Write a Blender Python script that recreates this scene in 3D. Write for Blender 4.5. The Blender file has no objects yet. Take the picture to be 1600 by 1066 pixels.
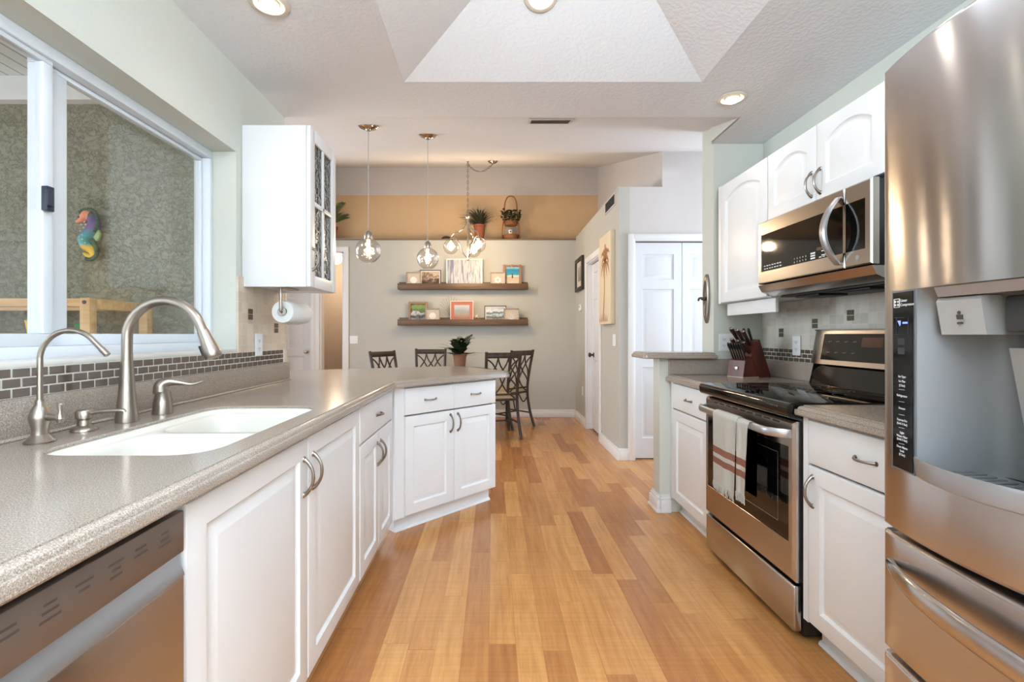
import bpy, bmesh, math, random
from mathutils import Vector, Matrix
random.seed(7)
sc = bpy.context.scene
COL = sc.collection
PI = math.pi

# ------------------------------------------------------------------ camera
cam_d = bpy.data.cameras.new('camera')
cam_d.sensor_width = 36.0
cam_d.lens = 735.0 / 1600.0 * 36.0
cam_d.shift_x = 30.0 / 1600.0
cam_d.shift_y = -10.0 / 1600.0
cam_d.clip_start = 0.02
cam = bpy.data.objects.new('camera', cam_d)
cam.location = (0, 0, 1.18)
cam.rotation_euler = (PI / 2, 0, 0)
COL.objects.link(cam)
sc.camera = cam

# ------------------------------------------------------------------ world, exposure
def lin(c):
    c = c / 255.0
    return c / 12.92 if c <= 0.04045 else ((c + 0.055) / 1.055) ** 2.4
def S(r, g, b):
    return (lin(r), lin(g), lin(b), 1.0)

w = bpy.data.worlds.new('daylight')
sc.world = w
w.use_nodes = True
bg = w.node_tree.nodes['Background']
bg.inputs[0].default_value = (0.84, 0.94, 1.0, 1)
bg.inputs[1].default_value = 1.35
sc.view_settings.view_transform = 'Standard'
sc.view_settings.look = 'None'
sc.view_settings.gamma = 1.0
sc.view_settings.use_curve_mapping = False
sc.view_settings.exposure = 0.9
sc.cycles.max_bounces = 14
sc.cycles.transparent_max_bounces = 24
sc.cycles.sample_clamp_indirect = 6.0
sc.cycles.caustics_reflective = False
sc.cycles.caustics_refractive = False

def area(name, loc, rot, sx, sy, power, col=(1, 1, 1)):
    d = bpy.data.lights.new(name, 'AREA')
    d.shape = 'RECTANGLE'; d.size = sx; d.size_y = sy; d.energy = power; d.color = col
    o = bpy.data.objects.new(name, d)
    o.location = loc; o.rotation_euler = rot
    COL.objects.link(o)
    return o
def point(name, loc, power, col, radius=0.03):
    d = bpy.data.lights.new(name, 'POINT')
    d.energy = power; d.color = col; d.shadow_soft_size = radius
    o = bpy.data.objects.new(name, d); o.location = loc
    COL.objects.link(o)
    return o
def spot(name, loc, power, col, angle=130, radius=0.05, blend=0.8):
    d = bpy.data.lights.new(name, 'SPOT')
    d.energy = power; d.color = col; d.shadow_soft_size = radius
    d.spot_size = math.radians(angle); d.spot_blend = blend
    o = bpy.data.objects.new(name, d); o.location = loc
    COL.objects.link(o)
    return o
# cool fill light added behind the camera; no window stands there
area('rear_fill', (0.3, -2.6, 1.15), (PI / 2, 0, 0), 2.8, 2.1, 32, (0.74, 0.87, 1.0))
# upward fill light added behind the camera to brighten the ceiling
area('ceiling_fill', (0.3, -1.2, 1.75), (PI, 0, 0), 0.8, 0.8, 200, (0.72, 0.86, 1.0))
# fill light added on the dining side; the left wall has no glazing
area('dining_fill', (-4.2, 4.3, 1.7), (PI / 2, 0, -PI / 2), 2.4, 2.0, 78, (0.77, 0.885, 1.0))
# added fill light in the right passage; its end wall is solid
area('passage_fill', (3.0, 3.85, 1.6), (PI / 2, 0, PI / 2), 0.9, 2.0, 22, (0.74, 0.87, 1.0))
# weak fill light added up in the tray recess, not a fixture
area('tray_fill', (0.3, 1.15, 2.62), (0, 0, 0), 0.55, 1.1, 4, (0.74, 0.87, 1.0))

# ------------------------------------------------------------------ materials
def nt(m):
    return m.node_tree.nodes, m.node_tree.links
def M(name, col, rough=0.5, metal=0.0, spec=0.5, coat=0.0, emit=None, es=0.0):
    m = bpy.data.materials.new(name); m.use_nodes = True
    b = m.node_tree.nodes['Principled BSDF']
    b.inputs['Base Color'].default_value = S(*col)
    b.inputs['Roughness'].default_value = rough
    b.inputs['Metallic'].default_value = metal
    b.inputs['Specular IOR Level'].default_value = spec
    if coat:
        b.inputs['Coat Weight'].default_value = coat
        b.inputs['Coat Roughness'].default_value = 0.05
    if emit:
        b.inputs['Emission Color'].default_value = S(*emit)
        b.inputs['Emission Strength'].default_value = es
    return m
def node(m, t, **kw):
    n = m.node_tree.nodes.new(t)
    for k, v in kw.items():
        if k.startswith('i_'):
            n.inputs[int(k[2:])].default_value = v
        else:
            setattr(n, k, v)
    return n
def coords(m, kind='Object', scale=(1, 1, 1)):
    tc = node(m, 'ShaderNodeTexCoord')
    mp = node(m, 'ShaderNodeMapping')
    mp.inputs['Scale'].default_value = scale
    m.node_tree.links.new(tc.outputs[kind], mp.inputs['Vector'])
    return mp.outputs['Vector']
def noise(m, vec, scale, detail=2.0, rough=0.5):
    n = node(m, 'ShaderNodeTexNoise')
    n.inputs['Scale'].default_value = scale
    n.inputs['Detail'].default_value = detail
    n.inputs['Roughness'].default_value = rough
    m.node_tree.links.new(vec, n.inputs['Vector'])
    return n.outputs['Fac']
def ramp(m, fac, stops, interp='LINEAR'):
    r = node(m, 'ShaderNodeValToRGB')
    r.color_ramp.interpolation = interp
    while len(r.color_ramp.elements) < len(stops):
        r.color_ramp.elements.new(0.5)
    for e, (p, c) in zip(r.color_ramp.elements, stops):
        e.position = p; e.color = c
    m.node_tree.links.new(fac, r.inputs['Fac'])
    return r.outputs['Color']
def setcol(m, out):
    m.node_tree.links.new(out, m.node_tree.nodes['Principled BSDF'].inputs['Base Color'])
def bump(m, fac, strength, dist):
    b = node(m, 'ShaderNodeBump')
    b.inputs['Strength'].default_value = strength
    b.inputs['Distance'].default_value = dist
    m.node_tree.links.new(fac, b.inputs['Height'])
    m.node_tree.links.new(b.outputs['Normal'], m.node_tree.nodes['Principled BSDF'].inputs['Normal'])
def math_(m, op, a, b=None):
    n = node(m, 'ShaderNodeMath', operation=op)
    for i, v in enumerate((a, b)):
        if v is None: continue
        if isinstance(v, (int, float)): n.inputs[i].default_value = v
        else: m.node_tree.links.new(v, n.inputs[i])
    return n.outputs[0]
def mixc(m, fac, a, b, mode='MIX'):
    n = node(m, 'ShaderNodeMixRGB', blend_type=mode)
    for i, v in enumerate((fac, a, b)):
        if isinstance(v, (int, float, tuple)): n.inputs[i].default_value = v
        else: m.node_tree.links.new(v, n.inputs[i])
    return n.outputs[0]

def painted(name, col, rough=0.7, bs=0.12, scale=90):
    m = M(name, col, rough, spec=0.3)
    v = coords(m)
    bump(m, noise(m, v, scale, 3), bs, 0.004)
    return m
def textured_ceiling(name, col):
    m = M(name, col, 0.85, spec=0.2)
    v = coords(m)
    a = noise(m, v, 55, 3, 0.6)
    bump(m, ramp(m, a, [(0.42, (0, 0, 0, 1)), (0.6, (1, 1, 1, 1))]), 0.22, 0.004)
    return m
def granite(name):
    m = M(name, (165, 150, 136), 0.17, spec=0.5)
    v = coords(m)
    a = noise(m, v, 420, 3, 0.75)
    c1 = ramp(m, a, [(0.32, S(92, 80, 71)), (0.45, S(146, 132, 119)), (0.56, S(166, 153, 141)), (0.68, S(212, 202, 190))])
    b = noise(m, v, 5, 2)
    c2 = mixc(m, 0.12, c1, ramp(m, b, [(0.3, S(150, 132, 118)), (0.7, S(178, 170, 160))]))
    setcol(m, c2)
    return m
def steel(name, col=(176, 170, 164), rough=0.3, axis='y', aniso=0.0):
    m = M(name, col, rough, 1.0)
    sc_ = {'x': (1, 60, 60), 'y': (60, 1, 60), 'z': (60, 60, 1)}[axis]
    v = coords(m, 'Object', sc_)
    a = noise(m, v, 14, 2)
    r = math_(m, 'ADD', math_(m, 'MULTIPLY', a, 0.12), rough - 0.06)
    m.node_tree.links.new(r, m.node_tree.nodes['Principled BSDF'].inputs['Roughness'])
    if aniso:      # horizontal brushing: highlights stretch up and down
        m.node_tree.nodes['Principled BSDF'].inputs['Anisotropic'].default_value = aniso
        tg = node(m, 'ShaderNodeCombineXYZ'); tg.inputs[2].default_value = 1.0
        m.node_tree.links.new(tg.outputs[0], m.node_tree.nodes['Principled BSDF'].inputs['Tangent'])
    return m
def woodgrain(name, dark, light, axis='x', scale=1.0, rough=0.45):
    m = M(name, light, rough)
    k = {'x': (1.5, 22, 22), 'y': (22, 1.5, 22), 'z': (22, 22, 1.5)}[axis]
    v = coords(m, 'Object', tuple(q * scale for q in k))
    a = noise(m, v, 2.2, 4, 0.6)
    setcol(m, ramp(m, a, [(0.3, S(*dark)), (0.7, S(*light))]))
    return m
def thin_glass(name, tint=(1, 1, 1), ior=1.5, rough=0.0, wav=0.0, wscale=30):
    m = bpy.data.materials.new(name); m.use_nodes = True
    n, l = nt(m)
    n.clear()
    out = n.new('ShaderNodeOutputMaterial')
    mix = n.new('ShaderNodeMixShader')
    tr = n.new('ShaderNodeBsdfTransparent'); tr.inputs[0].default_value = (*tint, 1)
    gl = n.new('ShaderNodeBsdfGlossy'); gl.inputs['Roughness'].default_value = rough
    fr = n.new('ShaderNodeFresnel')
    ge = n.new('ShaderNodeNewGeometry'); mr = n.new('ShaderNodeMapRange')   # same reflectance on both faces of the pane
    mr.inputs['To Min'].default_value = ior; mr.inputs['To Max'].default_value = 1.0 / ior
    l.new(ge.outputs['Backfacing'], mr.inputs['Value']); l.new(mr.outputs[0], fr.inputs['IOR'])
    l.new(fr.outputs[0], mix.inputs[0]); l.new(tr.outputs[0], mix.inputs[1]); l.new(gl.outputs[0], mix.inputs[2])
    l.new(mix.outputs[0], out.inputs[0])
    if wav:
        v = coords(m)
        t = n.new('ShaderNodeTexNoise'); t.inputs['Scale'].default_value = wscale; t.inputs['Detail'].default_value = 1
        l.new(v, t.inputs['Vector'])
        b = n.new('ShaderNodeBump'); b.inputs['Strength'].default_value = wav; b.inputs['Distance'].default_value = 0.02
        l.new(t.outputs['Fac'], b.inputs['Height'])
        l.new(b.outputs['Normal'], gl.inputs['Normal']); l.new(b.outputs['Normal'], fr.inputs['Normal'])
    return m

wall_sage = painted('sage_wall_paint', (206, 208, 199))
wall_dining = painted('grey_green_wall_paint', (190, 188, 180))
wall_beige = painted('sand_wall_paint', (212, 178, 138))
wall_tan = painted('tan_wall_paint', (200, 184, 168))
wall_rose = painted('warm_grey_wall_paint', (205, 199, 196))
ceil_white = textured_ceiling('textured_white_ceiling', (220, 219, 220))
trim_white = M('white_trim_paint', (232, 232, 232), 0.4)
door_white = M('white_door_paint', (222, 224, 228), 0.45)
cab_white = M('white_cabinet', (233, 234, 235), 0.32)
_v = coords(cab_white, 'Object', (70, 70, 3)); bump(cab_white, noise(cab_white, _v, 3, 2), 0.05, 0.002)
cab_inside = M('cabinet_interior', (205, 200, 192), 0.6)
stone = granite('speckled_solid_surface')
sink_white = M('white_sink', (228, 224, 214), 0.22)
nickel = M('brushed_nickel', (168, 158, 148), 0.3, 1.0)
nickel_dark = M('pewter_handle', (150, 142, 134), 0.3, 1.0)
chrome = M('polished_nickel', (190, 180, 168), 0.12, 1.0)
steel_h = steel('brushed_stainless', (190, 184, 179), 0.24, 'y', 0.6)
steel_fr = steel('brushed_stainless_fridge', (200, 196, 194), 0.20, 'y', 0.85)
steel_flat = M('satin_silver', (186, 186, 188), 0.35, 0.9)
grey_plastic = M('grey_metallic_plastic', (116, 117, 118), 0.42, 0.25)
dark_grey = M('dark_grey_plastic', (58, 56, 55), 0.4)
panel_grey = M('taupe_steel_panel', (124, 112, 104), 0.38, 0.6)
black_gloss = M('black_glass', (10, 9, 9), 0.05, spec=0.6)
black_matte = M('black_plastic', (18, 18, 18), 0.5)
white_mark = M('white_print', (225, 225, 225), 0.6)
grey_mark = M('grey_print', (150, 150, 150), 0.6)
dark_mark = M('dark_print', (70, 62, 57), 0.6)
plate_white = M('white_plastic_plate', (236, 237, 238), 0.35)
win_white = M('white_vinyl', (226, 232, 238), 0.35)
glass_clear = thin_glass('clear_pane')
glass_globe = thin_glass('clear_globe_glass', (0.96, 0.95, 0.93), 1.4, 0.0, 0.0)
glass_ripple = thin_glass('rippled_globe_glass', (0.93, 0.92, 0.91), 1.5, 0.0, 0.5, 30)
glass_cab = thin_glass('seeded_cabinet_glass', (0.42, 0.40, 0.36), 1.6, 0.06, 0.9, 45)
bulb_glow = M('glowing_bulb', (255, 230, 190), 0.4, emit=(255, 214, 150), es=6.0)
bulb_white = M('glowing_lens', (255, 250, 240), 0.4, emit=(255, 244, 226), es=9.0)
globe_white = M('glowing_white_globe', (255, 250, 240), 0.4, emit=(255, 240, 215), es=3.0)
terracotta = M('terracotta', (146, 82, 54), 0.8)
soil = M('soil', (50, 38, 28), 0.95)
leaf_dark = M('dark_green_leaf', (34, 48, 26), 0.5)
leaf_mid = M('mid_green_leaf', (72, 98, 54), 0.5)
leaf_grassy = M('olive_grass_blade', (62, 62, 46), 0.6)
rattan = woodgrain('dark_stained_rattan', (40, 30, 25), (74, 58, 48), 'z', 1.0, 0.45)
wicker = M('brown_wicker', (140, 94, 58), 0.7)
_v = coords(wicker, 'Object', (1, 1, 1)); bump(wicker, noise(wicker, _v, 160, 1), 0.8, 0.004)
cushion = M('beige_seat_cushion', (176, 160, 138), 0.9)
ledge_wood = woodgrain('brown_stained_ledge', (74, 54, 37), (114, 84, 57), 'x', 0.6)
grey_frame = woodgrain('grey_washed_wood', (142, 126, 110), (178, 162, 146), 'x', 2)
brown_frame = woodgrain('light_brown_wood', (138, 102, 74), (176, 138, 106), 'z', 2)
dark_frame = M('dark_brown_frame', (52, 40, 34), 0.5)
white_frame = M('white_wood_frame', (238, 236, 230), 0.5)
coral_frame = M('coral_mat', (190, 116, 96), 0.7)
linen = M('linen_backing', (196, 182, 166), 0.9)
shell_white = M('white_shell', (232, 226, 218), 0.6)
paper_white = M('paper_white', (240, 240, 238), 0.9)
_v = coords(paper_white); bump(paper_white, noise(paper_white, _v, 120, 2), 0.25, 0.003)
cherry = woodgrain('cherry_knife_block', (66, 24, 18), (104, 42, 30), 'z', 1.0, 0.35)
knife_black = M('black_handle', (26, 22, 20), 0.35)
stucco = M('olive_stucco', (150, 148, 128), 0.95, spec=0.1)
_v = coords(stucco)
_a = noise(stucco, _v, 22, 6, 0.72)
_b = noise(stucco, coords(stucco, 'Object', (1, 1, 2.2)), 26, 4, 0.65)
_mix = math_(stucco, 'ADD', ramp(stucco, _a, [(0.47, (0, 0, 0, 1)), (0.53, (1, 1, 1, 1))]), math_(stucco, 'MULTIPLY', _b, 0.8))
bump(stucco, _mix, 0.7, 0.012)
setcol(stucco, mixc(stucco, 0.35, S(150, 148, 128), ramp(stucco, _b, [(0.35, S(112, 110, 92)), (0.6, S(158, 156, 138))])))
pine = woodgrain('pine_lumber', (196, 152, 98), (226, 188, 136), 'x', 0.7)
soffit_mat = M('lanai_soffit', (222, 226, 224), 0.7)
_v = coords(soffit_mat)
_sx = node(soffit_mat, 'ShaderNodeSeparateXYZ'); soffit_mat.node_tree.links.new(_v, _sx.inputs[0])
_fr = math_(soffit_mat, 'FRACT', math_(soffit_mat, 'MULTIPLY', _sx.outputs['X'], 12.0))
setcol(soffit_mat, ramp(soffit_mat, _fr, [(0.0, S(150, 154, 150)), (0.1, S(168, 172, 168)), (0.14, S(222, 226, 224)), (1.0, S(224, 228, 226))]))

# plank floor: strips along Y with random lengths and tones
floor_mat = M('maple_laminate', (200, 140, 85), 0.2, spec=0.5)
def build_floor(m):
    v = coords(m)
    sx = node(m, 'ShaderNodeSeparateXYZ'); m.node_tree.links.new(v, sx.inputs[0])
    W = 0.1015
    xs = math_(m, 'DIVIDE', math_(m, 'ADD', sx.outputs['X'], 20.0 + 0.01), W)
    xi = math_(m, 'FLOOR', xs); xf = math_(m, 'FRACT', xs)
    wn = node(m, 'ShaderNodeTexWhiteNoise', noise_dimensions='1D'); m.node_tree.links.new(xi, wn.inputs['W'])
    ln = math_(m, 'ADD', math_(m, 'MULTIPLY', wn.outputs['Value'], 0.35), 0.62)
    ys = math_(m, 'ADD', math_(m, 'DIVIDE', math_(m, 'ADD', sx.outputs['Y'], 20.0), ln), math_(m, 'MULTIPLY', wn.outputs['Value'], 17.3))
    yi = math_(m, 'FLOOR', ys); yf = math_(m, 'FRACT', ys)
    cx = node(m, 'ShaderNodeCombineXYZ')
    m.node_tree.links.new(xi, cx.inputs[0]); m.node_tree.links.new(yi, cx.inputs[1])
    w2 = node(m, 'ShaderNodeTexWhiteNoise', noise_dimensions='3D'); m.node_tree.links.new(cx.outputs[0], w2.inputs['Vector'])
    base = ramp(m, w2.outputs['Value'], [(0.0, S(170, 110, 62)), (0.35, S(190, 131, 76)), (0.7, S(203, 145, 86)), (1.0, S(216, 160, 97))])
    # grain, shifted from board to board
    mp = node(m, 'ShaderNodeMapping'); mp.inputs['Scale'].default_value = (16, 1.3, 1)
    m.node_tree.links.new(v, mp.inputs['Vector']); m.node_tree.links.new(math_ and w2.outputs['Color'], mp.inputs['Location'])
    g1 = noise(m, mp.outputs[0], 2.6, 5, 0.62)
    mp2 = node(m, 'ShaderNodeMapping'); mp2.inputs['Scale'].default_value = (1.0, 22.0, 1)
    m.node_tree.links.new(v, mp2.inputs['Vector'])
    g2 = noise(m, mp2.outputs[0], 3.0, 2, 0.5)
    c = mixc(m, 0.5, base, ramp(m, g1, [(0.3, S(196, 176, 160)), (0.62, S(255, 255, 255))]), 'MULTIPLY')
    c = mixc(m, 0.18, c, ramp(m, g2, [(0.35, S(205, 190, 175)), (0.65, S(255, 255, 255))]), 'MULTIPLY')
    # seams
    e1 = math_(m, 'LESS_THAN', xf, 0.018)
    e2 = math_(m, 'LESS_THAN', math_(m, 'MULTIPLY', yf, ln), 0.0022)
    e = math_(m, 'MAXIMUM', e1, e2)
    c = mixc(m, math_(m, 'MULTIPLY', e, 0.35), c, S(110, 62, 34))
    setcol(m, c)
    r = math_(m, 'ADD', math_(m, 'MULTIPLY', g1, 0.1), 0.17)
    m.node_tree.links.new(r, m.node_tree.nodes['Principled BSDF'].inputs['Roughness'])
build_floor(floor_mat)

def tile_mat(name, c1, c2, grout, axis):
    m = M(name, c1, 0.45)
    v = coords(m)
    sx = node(m, 'ShaderNodeSeparateXYZ'); m.node_tree.links.new(v, sx.inputs[0])
    T = 0.052
    u = math_(m, 'DIVIDE', math_(m, 'ADD', sx.outputs[axis], 10.0), T)
    z = math_(m, 'DIVIDE', math_(m, 'ADD', sx.outputs['Z'], 10.0 - 0.02), T)
    ui = math_(m, 'FLOOR', u); uf = math_(m, 'FRACT', u)
    zi = math_(m, 'FLOOR', z); zf = math_(m, 'FRACT', z)
    cx = node(m, 'ShaderNodeCombineXYZ'); m.node_tree.links.new(ui, cx.inputs[0]); m.node_tree.links.new(zi, cx.inputs[1])
    w2 = node(m, 'ShaderNodeTexWhiteNoise', noise_dimensions='3D'); m.node_tree.links.new(cx.outputs[0], w2.inputs['Vector'])
    c = ramp(m, w2.outputs['Value'], [(0.0, S(*c1)), (1.0, S(*c2))])
    c = mixc(m, 0.3, c, ramp(m, noise(m, v, 30, 3), [(0.3, S(*c1)), (0.7, S(*c2))]))
    e = math_(m, 'MAXIMUM', math_(m, 'LESS_THAN', uf, 0.05), math_(m, 'LESS_THAN', zf, 0.05))
    setcol(m, mixc(m, e, c, S(*grout)))
    bump(m, e, -0.5, 0.002)
    return m
tile_warm = tile_mat('travertine_tile', (200, 180, 160), (222, 205, 186), (214, 204, 192), 'Y')
tile_cool = tile_mat('grey_travertine_tile', (190, 184, 172), (216, 210, 199), (212, 208, 200), 'Y')
mosaic = M('taupe_glass_mosaic', (96, 84, 74), 0.12, spec=0.7)
grout_m = M('pale_grout', (222, 216, 206), 0.8)

# ------------------------------------------------------------------ geometry helpers
V = Vector
class G:
    """collects shapes; build() links them as ONE mesh object"""
    def __init__(self):
        self.bm = bmesh.new()
        self.mi = 0
    def _set(self, faces):
        for f in faces: f.material_index = self.mi
    def box(self, x0, x1, y0, y1, z0, z1, bev=0.0, seg=2):
        r = bmesh.ops.create_cube(self.bm, size=1.0)
        vs = r['verts']
        for v in vs:
            v.co = V(((x0 + x1) / 2 + v.co.x * (x1 - x0), (y0 + y1) / 2 + v.co.y * (y1 - y0), (z0 + z1) / 2 + v.co.z * (z1 - z0)))
        fs = list({f for v in vs for f in v.link_faces})
        self._set(fs)
        if bev > 0:
            es = list({e for v in vs for e in v.link_edges})
            r = bmesh.ops.bevel(self.bm, geom=es, offset=bev, segments=seg, affect='EDGES', profile=0.5)
            self._set(r['faces'])
        return self
    def face(self, pts):
        f = self.bm.faces.new([self.bm.verts.new(p) for p in pts]); f.material_index = self.mi
        return f
    def loops(self, loops, closed=True, cap0=True, cap1=True):
        """bridge rings of equal point count"""
        rings = [[self.bm.verts.new(p) for p in L] for L in loops]
        n = len(rings[0]); fs = []
        for a, b in zip(rings, rings[1:]):
            for i in range(n if closed else n - 1):
                j = (i + 1) % n
                try: fs.append(self.bm.faces.new((a[i], a[j], b[j], b[i])))
                except ValueError: pass
        if cap0: fs.append(self.bm.faces.new(rings[0][::-1]))
        if cap1: fs.append(self.bm.faces.new(rings[-1]))
        self._set(fs)
        return rings
    def tube(self, pts, r, seg=10, closed=False, caps=True, flat=1.0, up=None):
        pts = [V(p) for p in pts]
        n = len(pts)
        rs = r if isinstance(r, (list, tuple)) else [r] * n
        ups = V(up) if up else None
        t0 = (pts[1] - pts[0]).normalized()
        if ups is None:
            ups = V((0, 0, 1)) if abs(t0.z) < 0.9 else V((1, 0, 0))
        nrm = (ups - t0 * ups.dot(t0)).normalized()
        L = []
        for i, p in enumerate(pts):
            if closed: t = (pts[(i + 1) % n] - pts[i - 1]).normalized()
            else: t = (pts[min(i + 1, n - 1)] - pts[max(i - 1, 0)]).normalized()
            nrm = (nrm - t * nrm.dot(t))
            if nrm.length < 1e-6: nrm = t.orthogonal()
            nrm.normalize()
            b = t.cross(nrm)
            L.append([p + (nrm * math.cos(a) + b * math.sin(a) * flat) * rs[i] for a in [2 * PI * k / seg for k in range(seg)]])
        if closed:
            L.append(L[0][:])
            self.loops(L, cap0=False, cap1=False)
        else:
            self.loops(L, cap0=caps, cap1=caps)
        return self
    def cyl(self, p, q, r0, r1=None, seg=20):
        return self.tube([p, q], [r0, r0 if r1 is None else r1], seg)
    def lathe(self, prof, c=(0, 0, 0), seg=28, axis='z', cap0=True, cap1=True):
        c = V(c); L = []
        for r, h in prof:
            ring = []
            for k in range(seg):
                a = 2 * PI * k / seg
                if axis == 'z': p = V((r * math.cos(a), r * math.sin(a), h))
                elif axis == 'x': p = V((h, r * math.cos(a), r * math.sin(a)))
                else: p = V((r * math.cos(a), h, -r * math.sin(a)))
                ring.append(c + p)
            L.append(ring)
        self.loops(L, cap0=cap0, cap1=cap1)
        return self
    def sphere(self, c, r, seg=20, sx=1, sy=1, sz=1):
        rr = bmesh.ops.create_uvsphere(self.bm, u_segments=seg, v_segments=max(6, seg // 2), radius=r)
        for v in rr['verts']:
            v.co = V((v.co.x * sx + c[0], v.co.y * sy + c[1], v.co.z * sz + c[2]))
        self._set({f for v in rr['verts'] for f in v.link_faces})
        return self
    def prism(self, pts2, axis, a, b, bev=0.0):
        """extrude a 2D outline along an axis: 'x' pts=(y,z), 'y' pts=(x,z), 'z' pts=(x,y)"""
        def P(p, h):
            return {'x': (h, p[0], p[1]), 'y': (p[0], h, p[1]), 'z': (p[0], p[1], h)}[axis]
        self.loops([[P(p, a) for p in pts2], [P(p, b) for p in pts2]])
        return self
    def grid(self, f, nu, nv):
        vs = [[self.bm.verts.new(f(i / nu, j / nv)) for j in range(nv + 1)] for i in range(nu + 1)]
        fs = []
        for i in range(nu):
            for j in range(nv):
                fs.append(self.bm.faces.new((vs[i][j], vs[i + 1][j], vs[i + 1][j + 1], vs[i][j + 1])))
        self._set(fs)
        return vs
    def move(self, d, rotz=0.0, rotx=0.0, roty=0.0):
        m = Matrix.Translation(V(d)) @ Matrix.Rotation(rotz, 4, 'Z') @ Matrix.Rotation(roty, 4, 'Y') @ Matrix.Rotation(rotx, 4, 'X')
        bmesh.ops.transform(self.bm, matrix=m, verts=self.bm.verts)
        return self

ORG = {}      # world base point of things whose parts are written in world coordinates
def link_mesh(name, g, mats, smooth=35, solidify=0, off=None):
    bm = g.bm
    if off is not None:
        bmesh.ops.translate(bm, vec=-V(off), verts=bm.verts)
    bmesh.ops.recalc_face_normals(bm, faces=bm.faces)
    me = bpy.data.meshes.new(name)
    bm.to_mesh(me); bm.free()
    for m in (mats if isinstance(mats, (list, tuple)) else [mats]): me.materials.append(m)
    if smooth and len(me.polygons):
        me.shade_smooth()
        me.set_sharp_from_angle(angle=math.radians(smooth))
    o = bpy.data.objects.new(name, me)
    COL.objects.link(o)
    return o
def thing(name, label, cat, loc=(0, 0, 0), rotz=0.0, group=None, world=False):
    o = bpy.data.objects.new(name, None)
    o.empty_display_size = 0.05
    o.location = loc; o.rotation_euler = (0, 0, rotz)
    o['label'] = label; o['category'] = cat
    if group: o['group'] = group
    COL.objects.link(o)
    if world: ORG[o.name] = V(loc)
    return o
def part(name, g, mats, parent, label=None, smooth=35):
    off = ORG.get(parent.name)
    o = link_mesh(name, g, mats, smooth, off=off)
    o.parent = parent
    if off is not None:
        # a sub-part lies in the same frame as its part (parts sit at the thing's own origin)
        ORG[o.name] = off
    if label: o['label'] = label
    return o
def solo(name, g, mats, label, cat, group=None, smooth=35, base=None):
    bm = g.bm
    lo = V((min(v.co.x for v in bm.verts), min(v.co.y for v in bm.verts), min(v.co.z for v in bm.verts)))
    hi = V((max(v.co.x for v in bm.verts), max(v.co.y for v in bm.verts), max(v.co.z for v in bm.verts)))
    c = V(base) if base else V(((lo.x + hi.x) / 2, (lo.y + hi.y) / 2, lo.z))
    o = link_mesh(name, g, mats, smooth, off=c)
    o.location = c
    o['label'] = label; o['category'] = cat
    if group: o['group'] = group
    return o
def struct(name, g, mats, label, cat, smooth=30, parent=None):
    o = link_mesh(name, g, mats, smooth)
    if parent is not None:
        o.parent = parent
    else:
        o['kind'] = 'structure'; o['label'] = label; o['category'] = cat
    return o
def copy_tree(o, parent=None, loc=None, rotz=None, label=None):
    c = o.copy(); COL.objects.link(c)
    if parent is not None: c.parent = parent
    if loc is not None: c.location = loc
    if rotz is not None: c.rotation_euler = (0, 0, rotz)
    if label: c['label'] = label
    for ch in list(o.children): copy_tree(ch, c)
    return c
def text_g(g, body, size, origin, right, up, depth=0.0004, align='LEFT'):
    """writing as thin raised letters: origin, reading direction, up direction"""
    cu = bpy.data.curves.new('writing', 'FONT')
    cu.body = body; cu.size = size; cu.align_x = align; cu.extrude = depth; cu.resolution_u = 2
    ob = bpy.data.objects.new('writing', cu)
    COL.objects.link(ob)
    bpy.context.view_layer.update()
    me = bpy.data.meshes.new_from_object(ob.evaluated_get(bpy.context.evaluated_depsgraph_get()))
    r, u = V(right).normalized(), V(up).normalized(); n = r.cross(u)
    m = Matrix(((r.x, u.x, n.x, origin[0]), (r.y, u.y, n.y, origin[1]), (r.z, u.z, n.z, origin[2]), (0, 0, 0, 1)))
    me.transform(m)
    k = len(g.bm.faces)
    g.bm.from_mesh(me)
    g.bm.faces.ensure_lookup_table()
    for f in g.bm.faces[k:]: f.material_index = g.mi
    bpy.data.objects.remove(ob); bpy.data.curves.remove(cu); bpy.data.meshes.remove(me)
    return g
def arc(c, r, a0, a1, n, plane='xz'):
    out = []
    for i in range(n + 1):
        a = a0 + (a1 - a0) * i / n
        p, q = r * math.cos(a), r * math.sin(a)
        out.append({'xz': (c[0] + p, c[1], c[2] + q), 'xy': (c[0] + p, c[1] + q, c[2]), 'yz': (c[0], c[1] + p, c[2] + q)}[plane])
    return out
def spline(pts, n=8):
    """Catmull-Rom through points"""
    P = [V(p) for p in pts]
    P = [P[0] * 2 - P[1]] + P + [P[-1] * 2 - P[-2]]
    out = []
    for i in range(1, len(P) - 2):
        for k in range(n):
            t = k / n
            a, b, c, d = P[i - 1], P[i], P[i + 1], P[i + 2]
            out.append(0.5 * ((2 * b) + (c - a) * t + (2 * a - 5 * b + 4 * c - d) * t * t + (3 * b - a - 3 * c + d) * t ** 3))
    out.append(P[-2])
    return out
def lerp_list(vals, n):
    out = []
    m = len(vals) - 1
    for i in range(n):
        t = i / (n - 1) * m; k = min(int(t), m - 1)
        out.append(vals[k] + (vals[k + 1] - vals[k]) * (t - k))
    return out
def offset_poly(P, d):
    """inward offset for a CCW polygon"""
    n = len(P); out = []
    for i in range(n):
        a, b, c = V(P[i - 1]), V(P[i]), V(P[(i + 1) % n])
        e1 = (b - a).normalized(); e2 = (c - b).normalized()
        n1 = V((-e1.y, e1.x)); n2 = V((-e2.y, e2.x))
        k = n1 + n2
        den = 1 + n1.dot(n2)
        out.append(b + k * (d / max(den, 0.2)))
    return out
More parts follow.
